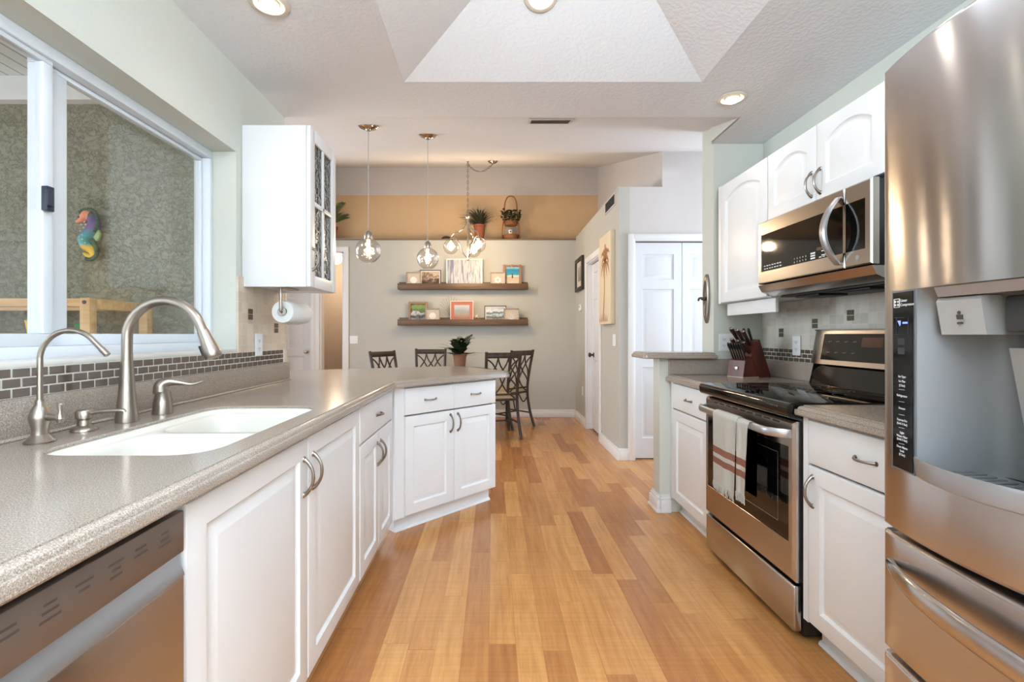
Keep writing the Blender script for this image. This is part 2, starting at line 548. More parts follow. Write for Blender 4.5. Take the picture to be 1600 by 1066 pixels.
def round_poly(P, R, n=6):
    out = []
    m = len(P)
    for i in range(m):
        r = R[i] if isinstance(R, (list, tuple)) else R
        b = V(P[i])
        if r <= 0:
            out.append(b); continue
        a, c = V(P[i - 1]), V(P[(i + 1) % m])
        e1 = (a - b).normalized(); e2 = (c - b).normalized()
        p, q = b + e1 * r, b + e2 * r
        for k in range(n + 1):
            t = k / n
            out.append(p * (1 - t) ** 2 + b * 2 * t * (1 - t) + q * t * t)
    return out
def rrect(x0, x1, y0, y1, r, n=6):
    return round_poly([(x0, y0), (x1, y0), (x1, y1), (x0, y1)], r, n)

# ---- cabinet joinery
def door_panel(g, x0, x1, z0, z1, y=0.0, t=0.02, rise=0.0, fw=0.062, flat=False, na=14):
    """thermofoil door or drawer front facing -y; a raised centre panel inside a routed groove"""
    w_, h_ = x1 - x0, z1 - z0
    cx = (x0 + x1) / 2
    def ring(i, yy, rs):
        L = [V((x0 + i, yy, z0 + i)), V((x1 - i, yy, z0 + i))]
        hw = w_ / 2 - i
        for k in range(na + 1):
            s = 1 - 2 * k / na
            L.append(V((cx + hw * s, yy, z1 - i - rs * (s * s))))
        return L
    if flat:
        seq = [(0.0, y + t, 0), (0.0, y + 0.005, 0), (0.0025, y + 0.0012, 0), (0.006, y, 0)]
    else:
        f = min(fw, w_ * 0.26)
        seq = [(0.0, y + t, 0), (0.0, y + 0.006, 0), (0.003, y + 0.0012, 0), (0.008, y, 0),
               (f, y, rise), (f + 0.003, y + 0.006, rise), (f + 0.009, y + 0.0105, rise), (f + 0.012, y + 0.0105, rise),
               (f + 0.038, y + 0.001, rise * 0.96), (f + 0.041, y + 0.0005, rise * 0.96)]
        seq = [s for s in seq if s[0] < w_ / 2 - 0.004]
    g.loops([ring(*s) for s in seq])
    return g
def bow_handle(g, p, q, out, r=0.0052, stand=0.026):
    """cast bow pull between p and q standing off along out"""
    p, q, out = V(p), V(q), V(out)
    d = q - p; n = 15
    pts, rs = [], []
    for i in range(n):
        t = i / (n - 1)
        k = 1 - abs(2 * t - 1) ** 2.4
        pts.append(p + d * t + out * (0.003 + stand * k))
        rs.append(r * (1.35 - 0.55 * k + 0.25 * math.exp(-((t - 0.5) / 0.2) ** 2)))
    g.tube(pts, rs, 10)
    for e in (p, q):
        g.tube([e, e + out * 0.004], [r * 1.9, r * 1.5], 12)
    return g

# ================================================================== THE ROOM
# left kitchen wall (window side), opening Y .50-2.236, Z 1.10-2.05
g = G()
XW = -1.22; XO = -1.42
g.box(XO, XW, -2.7, 0.50, 0, 2.46)
g.box(XO, XW, 2.236, 2.76, 0, 2.46)
g.box(XO, XW, 0.50, 2.236, 0, 1.10)
g.box(XO, XW, 0.50, 2.236, 2.05, 2.46)
struct('wall_left', g, wall_sage, 'pale sage painted kitchen wall with the window over the sink', 'wall')
# gable above the left wall under the slope
g = G(); g.box(-4.4, XW, 2.66, 2.76, 2.46, 2.75); g.box(-4.4, XO, 2.66, 2.76, 0, 2.46)
struct('wall_nook', g, wall_dining, 'dining nook wall behind the window wall', 'wall')
# right kitchen wall
g = G(); g.box(1.80, 1.92, -2.7, 3.27, 0, 2.75)
struct('wall_right', g, wall_sage, 'sage painted wall behind the range and microwave', 'wall')
# column beside the half wall, with the soffit step above
g = G()
g.box(1.47, 1.80, 3.13, 3.30, 0, 3.3)
g.box(1.45, 1.80, 2.745, 3.13, 2.462, 2.9)
struct('wall_column', g, wall_sage, 'full-height wall stub at the end of the range counter', 'wall')
g = G()
g.box(1.11, 1.47, 3.13, 3.25, 0, 1.02)
struct('wall_half', g, wall_sage, 'sage painted half wall under the raised bar ledge', 'wall')
# floor
g = G(); g.box(-4.4, 3.2, -2.8, 9.2, -0.05, 0)
struct('floor', g, floor_mat, 'honey maple laminate plank floor', 'floor')
# kitchen ceiling with the sloped tray recess
g = G()
zc = 2.45; TX0, TX1, TY0, TY1 = -0.444, 1.05, 0.25, 2.363; o_, h_ = 0.45, 0.207
outer = [(-1.22, -2.6), (1.80, -2.6), (1.80, 3.13), (1.45, 3.13), (1.45, 2.745), (-1.22, 2.745)]
g.face([(-1.22, -2.7, zc), (1.80, -2.7, zc), (1.80, TY0, zc), (-1.22, TY0, zc)])
g.face([(-1.22, TY0, zc), (TX0, TY0, zc), (TX0, TY1, zc), (-1.22, TY1, zc)])
g.face([(TX1, TY0, zc), (1.80, TY0, zc), (1.80, TY1, zc), (TX1, TY1, zc)])
g.face([(-1.22, TY1, zc), (1.80, TY1, zc), (1.80, 2.745, zc), (-1.22, 2.745, zc)])
g.face([(1.45, 2.745, zc), (1.80, 2.745, zc), (1.80, 3.13, zc), (1.45, 3.13, zc)])
A = [(TX0, TY0, zc), (TX1, TY0, zc), (TX1, TY1, zc), (TX0, TY1, zc)]
B = [(TX0 + o_, TY0 + o_, zc + h_), (TX1 - o_, TY0 + o_, zc + h_), (TX1 - o_, TY1 - o_, zc + h_), (TX0 + o_, TY1 - o_, zc + h_)]
for i in range(4):
    j = (i + 1) % 4
    g.face([A[i], A[j], B[j], B[i]])
g.face(B)
# upper skin so the slab has depth
g.box(-1.22, 1.80, -2.7, 2.7, 2.72, 2.78)
bmesh.ops.remove_doubles(g.bm, verts=g.bm.verts, dist=1e-5)
struct('ceiling', g, ceil_white, 'textured white kitchen ceiling with a sloped tray recess', 'ceiling', smooth=0)
# vaulted dining ceiling: rises from the kitchen edge to a ridge, then flat
g = G()
RY, RZ = 4.425, 2.452 + 0.268 * (4.425 - 2.745)
RE = RZ + 0.30 * (7.3 - RY)
def slope_z(y): return 2.452 + 0.268 * (y - 2.745) if y < RY else RZ + 0.30 * (y - RY)
g.prism([(2.745, 2.452), (RY, RZ), (7.3, RE), (9.3, RE), (9.3, RE + 0.08), (7.3, RE + 0.08), (RY, RZ + 0.08), (2.745, 2.54)], 'x', -4.5, 3.3)
struct('ceiling_dining', g, ceil_white, 'vaulted white ceiling rising over the dining area', 'ceiling', smooth=0)
# dining rear wall with plant ledge, opening X -2.47..-2.13
g = G()
LZ = 2.53
g.box(-4.4, -3.36, 6.72, 6.84, 0, LZ); g.box(-2.54, -2.47, 6.72, 6.84, 0, LZ)
g.box(-3.36, -2.54, 6.72, 6.84, 2.06, LZ)
g.box(-2.13, 1.19, 6.72, 6.84, 0, LZ); g.box(-2.47, -2.13, 6.72, 6.84, 2.36, LZ)
struct('wall_rear', g, wall_dining, 'grey-green dining wall carrying the picture ledges', 'wall')
g = G(); g.box(-4.4, 1.6, 6.70, 7.15, LZ, LZ + 0.015)
struct('trim_1', g, M('brown_ledge_cap', (120, 96, 74), 0.6), 'thin brown cap of the plant ledge', 'trim')
g = G(); g.box(-4.4, 1.70, 7.15, 7.25, LZ - 0.1, 3.30); g.mi = 1; g.box(-4.4, 1.70, 7.15, 7.25, 3.30, 3.9)
struct('wall_upper', g, [wall_beige, wall_rose], 'sand coloured wall above the plant ledge', 'wall')
# right hall wall and pantry front, with the upper wall set back
g = G()
g.box(1.186, 1.29, 4.425, 5.13 + 0.06, 0, 2.57); g.box(1.186, 1.29, 5.97 - 0.06, 6.72, 0, 2.57)
g.box(1.186, 1.29, 5.19, 5.91, 2.09, 2.57)
struct('wall_hall', g, wall_dining, 'grey-green hall wall with the door and palm canvas', 'wall')
g = G()
g.box(1.29, 1.33, 4.425, 4.53, 0, 2.57); g.box(1.33, 2.25, 4.425, 4.53, 2.06, 2.57); g.box(2.25, 3.2, 4.425, 4.53, 0, 2.57)
g.box(1.595, 3.2, 4.425, 4.53, 2.57, 3.1)
struct('wall_pantry', g, wall_rose, 'warm grey wall over the white bifold pantry doors', 'wall')
g = G()
g.box(1.595, 1.70, 4.53, 7.15, 2.57, 3.9); g.box(1.29, 1.595, 4.53, 6.70, 2.52, 2.565)
struct('wall_loft', g, wall_rose, 'set back upper wall over the hall ledge', 'wall')
g = G(); g.box(3.1, 3.2, 3.2, 4.5, 0, 3.0)
struct('wall_passage', g, wall_rose, 'end wall of the passage beside the pantry', 'wall')
g = G(); g.box(1.80, 3.2, 3.13, 3.30, 0, 3.0)
struct('wall_passage_near', g, wall_rose, 'passage wall behind the range wall', 'wall')
g = G(); g.box(-4.5, -4.4, 2.66, 9.2, 0, 3.5)
struct('wall_dining_left', g, wall_dining, 'left wall of the dining area', 'wall')
g = G(); g.box(-3.56, -3.46, 5.15, 6.72, 0, 3.4)  # added out of view to keep the dining side light off the door
struct('wall_light_block', g, wall_dining, 'unseen short wall added to shade the far left door', 'wall')
g = G(); g.box(-1.42, 1.92, -2.8, -2.7, 0, 2.78)  # closes the open rear, added to reduce light from behind
struct('wall_kitchen_rear', g, wall_sage, 'unseen sage wall added behind the camera to cut sky light', 'wall')
# little hall behind the cased opening
g = G(); g.box(-3.3, -1.9, 8.1, 8.2, 0, 2.56); g.box(-2.05, -1.95, 6.84, 8.1, 0, 2.56); g.box(-3.3, -3.2, 6.84, 8.1, 0, 2.56)
struct('wall_back_hall', g, wall_tan, 'beige walls of the back hall beyond the cased opening', 'wall')
g = G(); g.box(-3.3, -1.9, 6.84, 8.2, 2.52, 2.58)
struct('ceiling_back_hall', g, ceil_white, 'low ceiling of the back hall', 'ceiling')
# passage behind hall door and pantry closet backs
g = G(); g.box(1.29, 3.2, 5.05, 5.12, 0, 2.5); g.box(1.31, 1.36, 5.12, 6.0, 0, 2.1)
struct('wall_closet', g, wall_rose, 'closet wall behind the pantry doors', 'wall')

# casings, baseboards
def baseboard(name, x0, x1, y0, y1, label, h=0.11):
    g = G(); g.box(x0, x1, y0, y1, 0, h - 0.025, 0.003); 
    dx, dy = (x1 - x0), (y1 - y0)
    if dx > dy: g.box(x0, x1, y0 + 0.005, y1 - 0.0, h - 0.025, h, 0.003)
    else: g.box(x0 + 0.005, x1, y0, y1, h - 0.025, h, 0.003)
    struct(name, g, trim_white, label, 'baseboard')
baseboard('baseboard_rear', -2.06, 1.186, 6.70, 6.72, 'white baseboard along the dining wall')
baseboard('baseboard_hall', 1.164, 1.186, 4.403, 5.13, 'white baseboard of the hall wall near the pantry corner')
baseboard('baseboard_hall_far', 1.164, 1.186, 5.97, 6.70, 'white baseboard of the hall wall beyond the door')
baseboard('baseboard_pantry', 1.186, 1.27, 4.403, 4.425, 'short white baseboard between the hall corner and pantry casing')
# baseboard wrapped round the half wall end
g = G()
for (a, b, z0, z1) in ((0.030, 0.030, 0, 0.022), (0.024, 0.024, 0.022, 0.085), (0.017, 0.017, 0.085, 0.105), (0.010, 0.010, 0.105, 0.118)):
    g.box(1.11 - a, 1.11, 3.13 - b, 3.25 + b, z0, z1, 0.004)
    g.box(1.11, 1.18, 3.13 - b, 3.13, z0, z1, 0.004)
    g.box(1.11, 1.47, 3.25, 3.25 + b, z0, z1, 0.004)
struct('baseboard_half_wall', g, trim_white, 'stepped white baseboard wrapping the half wall end', 'baseboard')

# cased opening on the rear wall
g = G()
for (x0, x1, z0, z1) in ((-2.13, -2.055, 0, 2.43), (-2.545, -2.47, 0, 2.43)):
    g.box(x0, x1, 6.698, 6.72, z0, z1, 0.006)
g.box(-2.545, -2.055, 6.697, 6.72, 2.36, 2.435, 0.006)
g.box(-2.15, -2.13, 6.72, 6.84, 0, 2.36); g.box(-2.47, -2.45, 6.72, 6.84, 0, 2.36); g.box(-2.47, -2.13, 6.72, 6.84, 2.34, 2.36)
struct('trim_2', g, trim_white, 'white casing round the tall opening to the back hall', 'trim')

# six-panel doors
def panel_leaf(g, x0, x1, z0, z1, y, cols, t=0.035, face=-1):
    """moulded door leaf in the xz plane, panelled on its -y face"""
    g.box(x0, x1, y + 0.011, y + t, z0, z1)
    w_ = x1 - x0; st = 0.1 if cols == 2 else 0.075
    mid = 0.09
    rows = [(0.19, 0.86), (0.96, 1.60), (1.69, 1.93)]
    k = (z1 - z0) / 2.04
    xs = [x0] ; cells = []
    pw = (w_ - 2 * st - (cols - 1) * mid) / cols
    # frame: stiles and rails
    yy0, yy1 = y, y + 0.011
    g.box(x0, x0 + st, yy0, yy1, z0, z1); g.box(x1 - st, x1, yy0, yy1, z0, z1)
    for c in range(cols - 1):
        a = x0 + st + pw * (c + 1) + mid * c
        g.box(a, a + mid, yy0, yy1, z0, z1)
    zz = [0] + [q for r in rows for q in r] + [2.04]
    for i in range(0, len(zz), 2):
        for c in range(cols):
            a = x0 + st + (pw + mid) * c
            g.box(a, a + pw, yy0, yy1, z0 + zz[i] * k, z0 + zz[i + 1] * k)
    for (a, b) in rows:
        for c in range(cols):
            xa = x0 + st + (pw + mid) * c
            za, zb = z0 + a * k, z0 + b * k
            m_ = 0.012
            seq = [(0.0, y + 0.0002), (0.004, y + 0.0095), (m_ + 0.003, y + 0.0108), (m_ + 0.028, y + 0.002), (m_ + 0.030, y + 0.0015)]
            g.loops([[V((xa + i, q, za + i)), V((xa + pw - i, q, za + i)), V((xa + pw - i, q, zb - i)), V((xa + i, q, zb - i))] for i, q in seq], cap0=False)
# door 1: pantry bifold
d1 = bpy.data.objects.new('door_1', None); COL.objects.link(d1)
d1['kind'] = 'structure'; d1['label'] = 'white bifold pantry doors beside the half wall'; d1['category'] = 'door'
g = G(); panel_leaf(g, 1.337, 1.788, 0.012, 2.05, 4.45, 1); struct('door_leaf', g, door_white, '', '', parent=d1)
g = G(); panel_leaf(g, 1.793, 2.243, 0.012, 2.05, 4.45, 1); struct('door_leaf', g, door_white, '', '', parent=d1)
g = G()
g.box(1.27, 1.337, 4.403, 4.425, 0, 2.125, 0.006); g.box(2.245, 2.31, 4.403, 4.425, 0, 2.125, 0.006); g.box(1.337, 2.245, 4.403, 4.425, 2.06, 2.125, 0.006)
g.box(1.28, 1.325, 4.397, 4.41, 0, 2.115, 0.004); g.box(1.325, 2.255, 4.397, 4.41, 2.075, 2.115, 0.004)
struct('door_frame', g, trim_white, '', '', parent=d1)
g = G(); g.box(1.337, 2.245, 4.47, 4.52, 2.052, 2.06); struct('door_track', g, black_matte, '', '', parent=d1)
# door 2: far left door on the rear wall
d2 = bpy.data.objects.new('door_2', None); COL.objects.link(d2)
d2['kind'] = 'structure'; d2['label'] = 'white six panel door left of the cased opening'; d2['category'] = 'door'
g = G(); panel_leaf(g, -3.36, -2.60, 0.012, 2.05, 6.73, 2); struct('door_leaf', g, door_white, '', '', parent=d2)
g = G(); g.box(-3.43, -3.36, 6.70, 6.72, 0, 2.12, 0.005); g.box(-2.60, -2.545, 6.70, 6.735, 0, 2.12, 0.005); g.box(-3.36, -2.60, 6.70, 6.72, 2.05, 2.12, 0.005)
struct('door_frame', g, trim_white, '', '', parent=d2)
g = G(); g.lathe([(0.026, 0), (0.026, -0.006), (0.010, -0.010), (0.010, -0.03), (0.022, -0.04), (0.026, -0.052), (0.018, -0.062), (0.004, -0.064)], (-2.66, 6.73, 0.935), 20, 'y')
struct('door_knob', g, nickel, '', '', parent=d2)
# door 3: hall door, panels on its -x face
d3 = bpy.data.objects.new('door_3', None); COL.objects.link(d3)
d3['kind'] = 'structure'; d3['label'] = 'white panel door with dark knob in the hall wall'; d3['category'] = 'door'
g = G(); panel_leaf(g, -0.36, 0.36, 0.012, 2.05, 0, 2); g.move((1.245, 5.55, 0), -PI / 2); struct('door_leaf', g, door_white, '', '', parent=d3)
g = G()
g.box(1.168, 1.186, 5.13, 5.20, 0, 2.14, 0.005); g.box(1.168, 1.186, 5.90, 5.97, 0, 2.14, 0.005); g.box(1.168, 1.186, 5.20, 5.90, 2.07, 2.14, 0.005)
g.box(1.186, 1.29, 5.19, 5.205, 0, 2.09); g.box(1.186, 1.29, 5.895, 5.91, 0, 2.09); g.box(1.186, 1.29, 5.205, 5.895, 2.06, 2.09)
struct('door_frame', g, trim_white, '', '', parent=d3)
g = G(); g.lathe([(0.030, 0), (0.030, -0.006), (0.012, -0.010), (0.012, -0.03), (0.026, -0.04), (0.030, -0.052), (0.020, -0.064), (0.004, -0.066)], (1.245, 5.80, 0.93), 20, 'x')
struct('door_knob', g, dark_frame, '', '', parent=d3)

# window over the sink: frame plane X -1.33
w1 = bpy.data.objects.new('window_1', None); COL.objects.link(w1)
w1['kind'] = 'structure'; w1['label'] = 'white sliding window over the sink'; w1['category'] = 'window'
g = G()
FX0, FX1 = -1.40, -1.33
g.box(FX0, FX1, 0.50, 2.236, 1.10, 1.145, 0.004); g.box(FX0, FX1, 0.50, 2.236, 2.012, 2.05, 0.004)
g.box(FX0, FX1, 2.214, 2.236, 1.145, 2.012, 0.003); g.box(FX0, FX1, 0.50, 0.522, 1.145, 2.012, 0.003)
struct('window_frame', g, win_white, '', '', parent=w1)
def sash(y0, y1, x0, x1, nm, a0, a1):
    g = G(); ZT = 2.010
    g.box(x0, x1, y0, y1, 1.145, 1.183, 0.003); g.box(x0, x1, y0, y1, ZT - 0.014, ZT, 0.002)
    g.box(x0, x1, y0, y0 + a0, 1.183, ZT - 0.014, 0.003); g.box(x0, x1, y1 - a1, y1, 1.183, ZT - 0.014, 0.003)
    s = struct(nm, g, win_white, '', '', parent=w1)
    g = G(); xm = (x0 + x1) / 2; g.box(xm - 0.003, xm + 0.003, y0 + a0, y1 - a1, 1.183, ZT - 0.014)
    struct('pane', g, glass_clear, '', '', parent=s)
sash(1.405, 2.213, -1.392, -1.366, 'fixed_sash', 0.105, 0.012)
sash(0.523, 1.432, -1.364, -1.338, 'sliding_sash', 0.03, 0.032)
g = G(); g.box(-1.338, -1.318, 1.392, 1.416, 1.548, 1.622, 0.003); g.box(-1.32, -1.308, 1.384, 1.404, 1.56, 1.61, 0.004)
struct('latch', g, M('navy_latch', (38, 44, 62), 0.4), '', '', parent=w1)
g = G(); g.box(-1.33, -1.212, 0.50, 2.236, 1.095, 1.112, 0.004)
struct('window_sill', g, M('white_sill', (226, 224, 218), 0.35), '', '', parent=w1)

# ================================================================== OUTSIDE THE WINDOW
g = G(); g.box(-5.5, -1.42, 2.55, 2.655, -0.1, 2.43)
struct('wall_exterior', g, stucco, 'olive stucco wall outside the sink window', 'wall')
g = G(); g.box(-5.5, -1.42, 2.50, 2.66, 2.43, 2.56, 0.004)
struct('trim_3', g, trim_white, 'white fascia board over the stucco wall', 'trim')
g = G(); g.box(-5.5, -1.42, -2.6, 2.66, 2.56, 2.64)
struct('ceiling_lanai', g, soffit_mat, 'grooved white lanai soffit outside the window', 'ceiling')
g = G(); g.box(-5.5, -1.42, -2.6, 2.55, -0.12, -0.02)
struct('floor_lanai', g, M('concrete', (170, 166, 158), 0.9), 'concrete lanai floor outside the window', 'floor')

# raised pine frame with rails and posts
t = thing('play_frame', 'pale pine lumber frame with rails and bolted posts outside the window', 'play frame', (-2.5, 2.3, -0.02), world=True)
FXL, FXR, FY0, FY1, FT = -3.35, -1.80, 2.10, 2.49, 1.345
for px, py, f in ((FXR - 0.045, FY0, 1), (-2.075, FY0, 1), (FXL, FY0, 1), (FXR - 0.045, FY1 - 0.04, 0), (FXL, FY1 - 0.04, 0), (-2.33, FY1 - 0.04, 0)):
    g = G(); g.box(px, px + 0.045, py, py + 0.04, -0.02, FT, 0.003); p_ = part('post', g, pine, t)
    if f:
        g = G(); g.lathe([(0.008, 0), (0.008, -0.005), (0.005, -0.007)], (px + 0.022, py, FT - 0.02), 12, 'y'); part('bolt', g, dark_grey, p_)
g = G(); g.box(FXL + 0.045, FXR - 0.045, FY0 + 0.005, FY0 + 0.035, FT - 0.04, FT - 0.002, 0.003); part('front_rail', g, pine, t)
g = G(); g.box(FXL + 0.045, FXR - 0.045, FY1 - 0.035, FY1 - 0.005, FT - 0.04, FT - 0.002, 0.003); part('rear_rail', g, pine, t)
g = G(); g.box(FXR - 0.04, FXR - 0.005, FY0 + 0.04, FY1 - 0.04, FT - 0.05, FT - 0.002, 0.003); part('side_rail', g, pine, t)
g = G(); g.box(FXL, FXR, FY0 + 0.03, FY1 - 0.03, 1.12, 1.145); part('deck', g, pine, t)
# toys on the deck
g = G(); g.lathe([(0.03, 0), (0.042, 0.09), (0.045, 0.1), (0.042, 0.1), (0.03, 0.01)], (-2.13, 2.2, 1.146), 20, cap1=True)
g.tube(arc((-2.13, 2.2, 1.246), 0.042, 0, PI, 10), 0.005, 8)
solo('toy_bucket', g, M('yellow_plastic', (236, 196, 40), 0.45), 'yellow toy bucket on the pine frame outside the window', 'toy')
g = G(); g.box(-1.99, -1.90, 2.2, 2.26, 1.146, 1.20, 0.01); g.box(-1.97, -1.90, 2.21, 2.25, 1.20, 1.235, 0.008)
for sx_ in (-1.98, -1.91): g.lathe([(0.02, -0.01), (0.02, 0.012)], (sx_, 2.2, 1.166), 16, 'y')
solo('toy_truck', g, M('green_plastic', (40, 140, 70), 0.45), 'green toy truck on the pine frame outside the window', 'toy')
g = G(); g.sphere((-2.045, 2.22, 1.171), 0.025, 16)
solo('toy_ball', g, M('blue_plastic', (60, 80, 130), 0.45), 'dark blue toy ball beside the green toy truck', 'toy')

# seahorse wall ornament on the stucco (front face Y 2.53)
t = thing('seahorse_ornament', 'bright painted seahorse hanging on the stucco wall outside the window', 'wall ornament', (-2.17, 2.55, 1.58), world=True)
def px_sh(x, y):  # ornament drawing units (photo crop of the ornament) -> wall plane
    return V((-2.170 + (x - 137.5) * 0.00343, 2.522, 1.722 - (y - 365) * 0.00343))
body_pts = [(139, 334), (146, 342), (146.5, 354), (139, 366), (133, 374), (136, 384), (144, 391), (147, 398), (141, 401), (131, 396)]
path = spline([px_sh(*p) for p in body_pts], 6)
rad = lerp_list([0.020, 0.026, 0.030, 0.032, 0.032, 0.029, 0.022, 0.017, 0.014, 0.008], len(path))
sea = M('painted_seahorse', (90, 120, 160), 0.35)
_v = coords(sea, 'Object'); _s = node(sea, 'ShaderNodeSeparateXYZ'); sea.node_tree.links.new(_v, _s.inputs[0])
_z = math_(sea, 'DIVIDE', math_(sea, 'SUBTRACT', _s.outputs['Z'], 0.01), 0.26)
setcol(sea, ramp(sea, _z, [(0.0, S(238, 190, 40)), (0.22, S(236, 186, 50)), (0.28, S(70, 175, 165)), (0.5, S(60, 140, 160)), (0.62, S(112, 78, 140)), (0.8, S(86, 72, 130)), (0.93, S(70, 110, 80))]))
g = G(); g.tube(path, rad, 14); part('body', g, sea, t)
g = G()
hp = spline([px_sh(*p) for p in [(143, 338), (137, 337), (131, 341), (125, 345), (120, 347)]], 5)
g.tube(hp, lerp_list([0.026, 0.03, 0.024, 0.012, 0.009], len(hp)), 14)
hd = part('head', g, M('coral_paint', (236, 142, 106), 0.4), t)
g = G(); g.sphere(px_sh(128, 340.5) + V((0, -0.02, 0)), 0.005, 10); part('eye', g, black_matte, hd)
g = G()
crest = [(127, 333), (132, 329.5), (139, 328), (146, 329), (152, 333), (155, 340), (155.5, 349), (153.5, 357), (149, 363)]
cc = spline([px_sh(*p) for p in crest], 4)
for i in range(len(cc) - 1):
    g.sphere(cc[i] + V((0, -0.012, 0)), 0.0095 if i % 2 else 0.007, 8)
part('crest', g, M('dark_green_paint', (44, 84, 60), 0.4), t)
g = G()
cc2 = spline([px_sh(*p) for p in [(141, 374), (148, 380), (152, 390), (151, 399), (144, 405), (137, 405)]], 4)
for p in cc2: g.sphere(p + V((0, -0.004, 0)), 0.012, 8)
part('back_ridge', g, bpy.data.materials['dark_green_paint'], t)
g = G()
for i in range(6):
    a = -0.9 + i * 0.36
    q = px_sh(144, 366)
    g.tube([q, q + V((0.042 * math.cos(a), 0.003, 0.042 * math.sin(a)))], [0.005, 0.008], 8)
part('fin', g, M('pale_green_paint', (176, 206, 140), 0.4), t)
g = G()
for (a, b) in ((143, 343), (140, 349), (135, 353), (142, 353), (139, 358), (134, 363), (137, 369), (132, 372), (137, 376), (141, 381)):
    q = px_sh(a, b) + V((0, -0.032, 0)); g.sphere(q, 0.0042, 8)
part('dots', g, white_mark, t)

# ================================================================== LEFT RUN
EPS = 0.001
def cabinet_box(t, w_, depth=0.56, x0=0.0, toe=True, interior=cab_inside, zt=0.872):
    """carcass built of panels: open inside, open on top"""
    g = G()
    y0 = 0.021
    g.box(x0, x0 + 0.018, y0, depth, 0.1, zt); g.box(w_ - 0.018, w_, y0, depth, 0.1, zt)
    g.box(x0 + 0.018, w_ - 0.018, y0, depth, 0.1, 0.118); g.box(x0 + 0.018, w_ - 0.018, depth - 0.012, depth, 0.118, zt)
    g.box(x0 + 0.018, w_ - 0.018, y0, y0 + 0.012, zt - 0.03, zt)
    part('carcass', g, cab_white, t)
    if toe:
        g = G(); g.box(x0, w_, 0.075, depth, 0.0, 0.1)
        g.prism([(0.075, 0.0), (0.06, 0.0), (0.062, 0.009), (0.068, 0.015), (0.075, 0.017)], 'x', x0, w_)
        part('toe_kick', g, cab_white, t)
def front(t, kind, x0, x1, z0, z1, handle=None, rise=0.0, y=0.0):
    g = G(); door_panel(g, x0, x1, z0, z1, y, flat=(kind == 'drawer'), rise=rise)
    f = part('drawer_front' if kind == 'drawer' else 'door', g, cab_white, t)
    if handle:
        g = G()
        if handle == 'h':
            c = (x0 + x1) / 2; bow_handle(g, (c - 0.042, y, (z0 + z1) / 2), (c + 0.042, y, (z0 + z1) / 2), (0, -1, 0), 0.0042, 0.022)
        else:
            hx, hz = handle; bow_handle(g, (hx, y, hz), (hx, y, hz - 0.108), (0, -1, 0))
        part('handle', g, nickel_dark, f)
    return f
XF = -0.575
# sink base, Y .885 - 2.03
t = thing('sink_cabinet', 'wide white sink base cabinet beside the dishwasher', 'cabinet', (XF, 0.875, 0), PI / 2)
cabinet_box(t, 1.16)
front(t, 'door', 0.008, 0.590, 0.105, 0.862, (0.556, 0.80))
front(t, 'door', 0.594, 1.155, 0.105, 0.862, (0.628, 0.80))
# drawer cabinet
t = thing('drawer_cabinet', 'narrow white cabinet with one drawer over two doors', 'cabinet', (XF, 2.038, 0), PI / 2)
cabinet_box(t, 0.675)
front(t, 'drawer', 0.006, 0.648, 0.70, 0.862, 'h')
front(t, 'door', 0.006, 0.335, 0.105, 0.692, (0.304, 0.64))
front(t, 'door', 0.339, 0.648, 0.105, 0.692, (0.370, 0.64))
g = G(); g.box(0.650, 0.674, 0.003, 0.021, 0.1, 0.872); part('filler', g, cab_white, t)
# peninsula cabinet at 45 degrees
t = thing('peninsula_cabinet', 'white corner peninsula cabinet with two drawers over two doors', 'cabinet', (-0.567, 2.728, 0), PI / 4)
cabinet_box(t, 0.835, x0=0.04, depth=0.50)
front(t, 'drawer', 0.070, 0.447, 0.70, 0.862, 'h')
front(t, 'drawer', 0.450, 0.832, 0.70, 0.862, 'h')
front(t, 'door', 0.070, 0.447, 0.105, 0.692, (0.418, 0.665))
front(t, 'door', 0.450, 0.832, 0.105, 0.692, (0.480, 0.665))
g = G(); g.box(0.0, 0.066, 0.004, 0.021, 0.1, 0.872); part('filler', g, cab_white, t)

# dishwasher
t = thing('dishwasher', 'stainless dishwasher with taupe control strip under the counter', 'dishwasher', (XF, 0.268, 0), PI / 2)
g = G(); g.box(0.004, 0.596, 0.03, 0.56, 0.1, 0.868, 0.004); g.box(0.02, 0.58, 0.07, 0.5, 0, 0.1); part('body', g, dark_grey, t)
g = G(); g.box(0.003, 0.597, -0.008, 0.03, 0.782, 0.858, 0.003)
cp = part('control_panel', g, panel_grey, t)
for (a, b, rows) in ((0.545, 0.0, 3), (0.49, 0.0, 2), (0.44, 0, 3), (0.385, 0, 2), (0.335, 0, 3), (0.28, 0, 2), (0.22, 0, 3), (0.16, 0, 2), (0.08, 0, 2)):
    g = G()
    for k in range(rows):
        ww = 0.018 + 0.006 * ((k * 7 + int(a * 100)) % 3)
        zz = 0.835 - k * 0.010
        g.box(a - ww / 2, a + ww / 2, -0.0084, -0.0078, zz, zz + 0.0035)
    part('button_marking', g, dark_mark, cp)
g = G()
# pocket handle: scooped lip between the strip and the door
g.prism([(0.028, 0.782), (0.012, 0.782), (0.008, 0.775), (-0.002, 0.755), (-0.008, 0.742), (-0.008, 0.738), (0.028, 0.738)], 'x', 0.003, 0.597)
part('handle', g, steel_flat, t)
g = G(); g.box(0.003, 0.597, -0.008, 0.03, 0.11, 0.738, 0.003); part('door', g, steel_h, t)

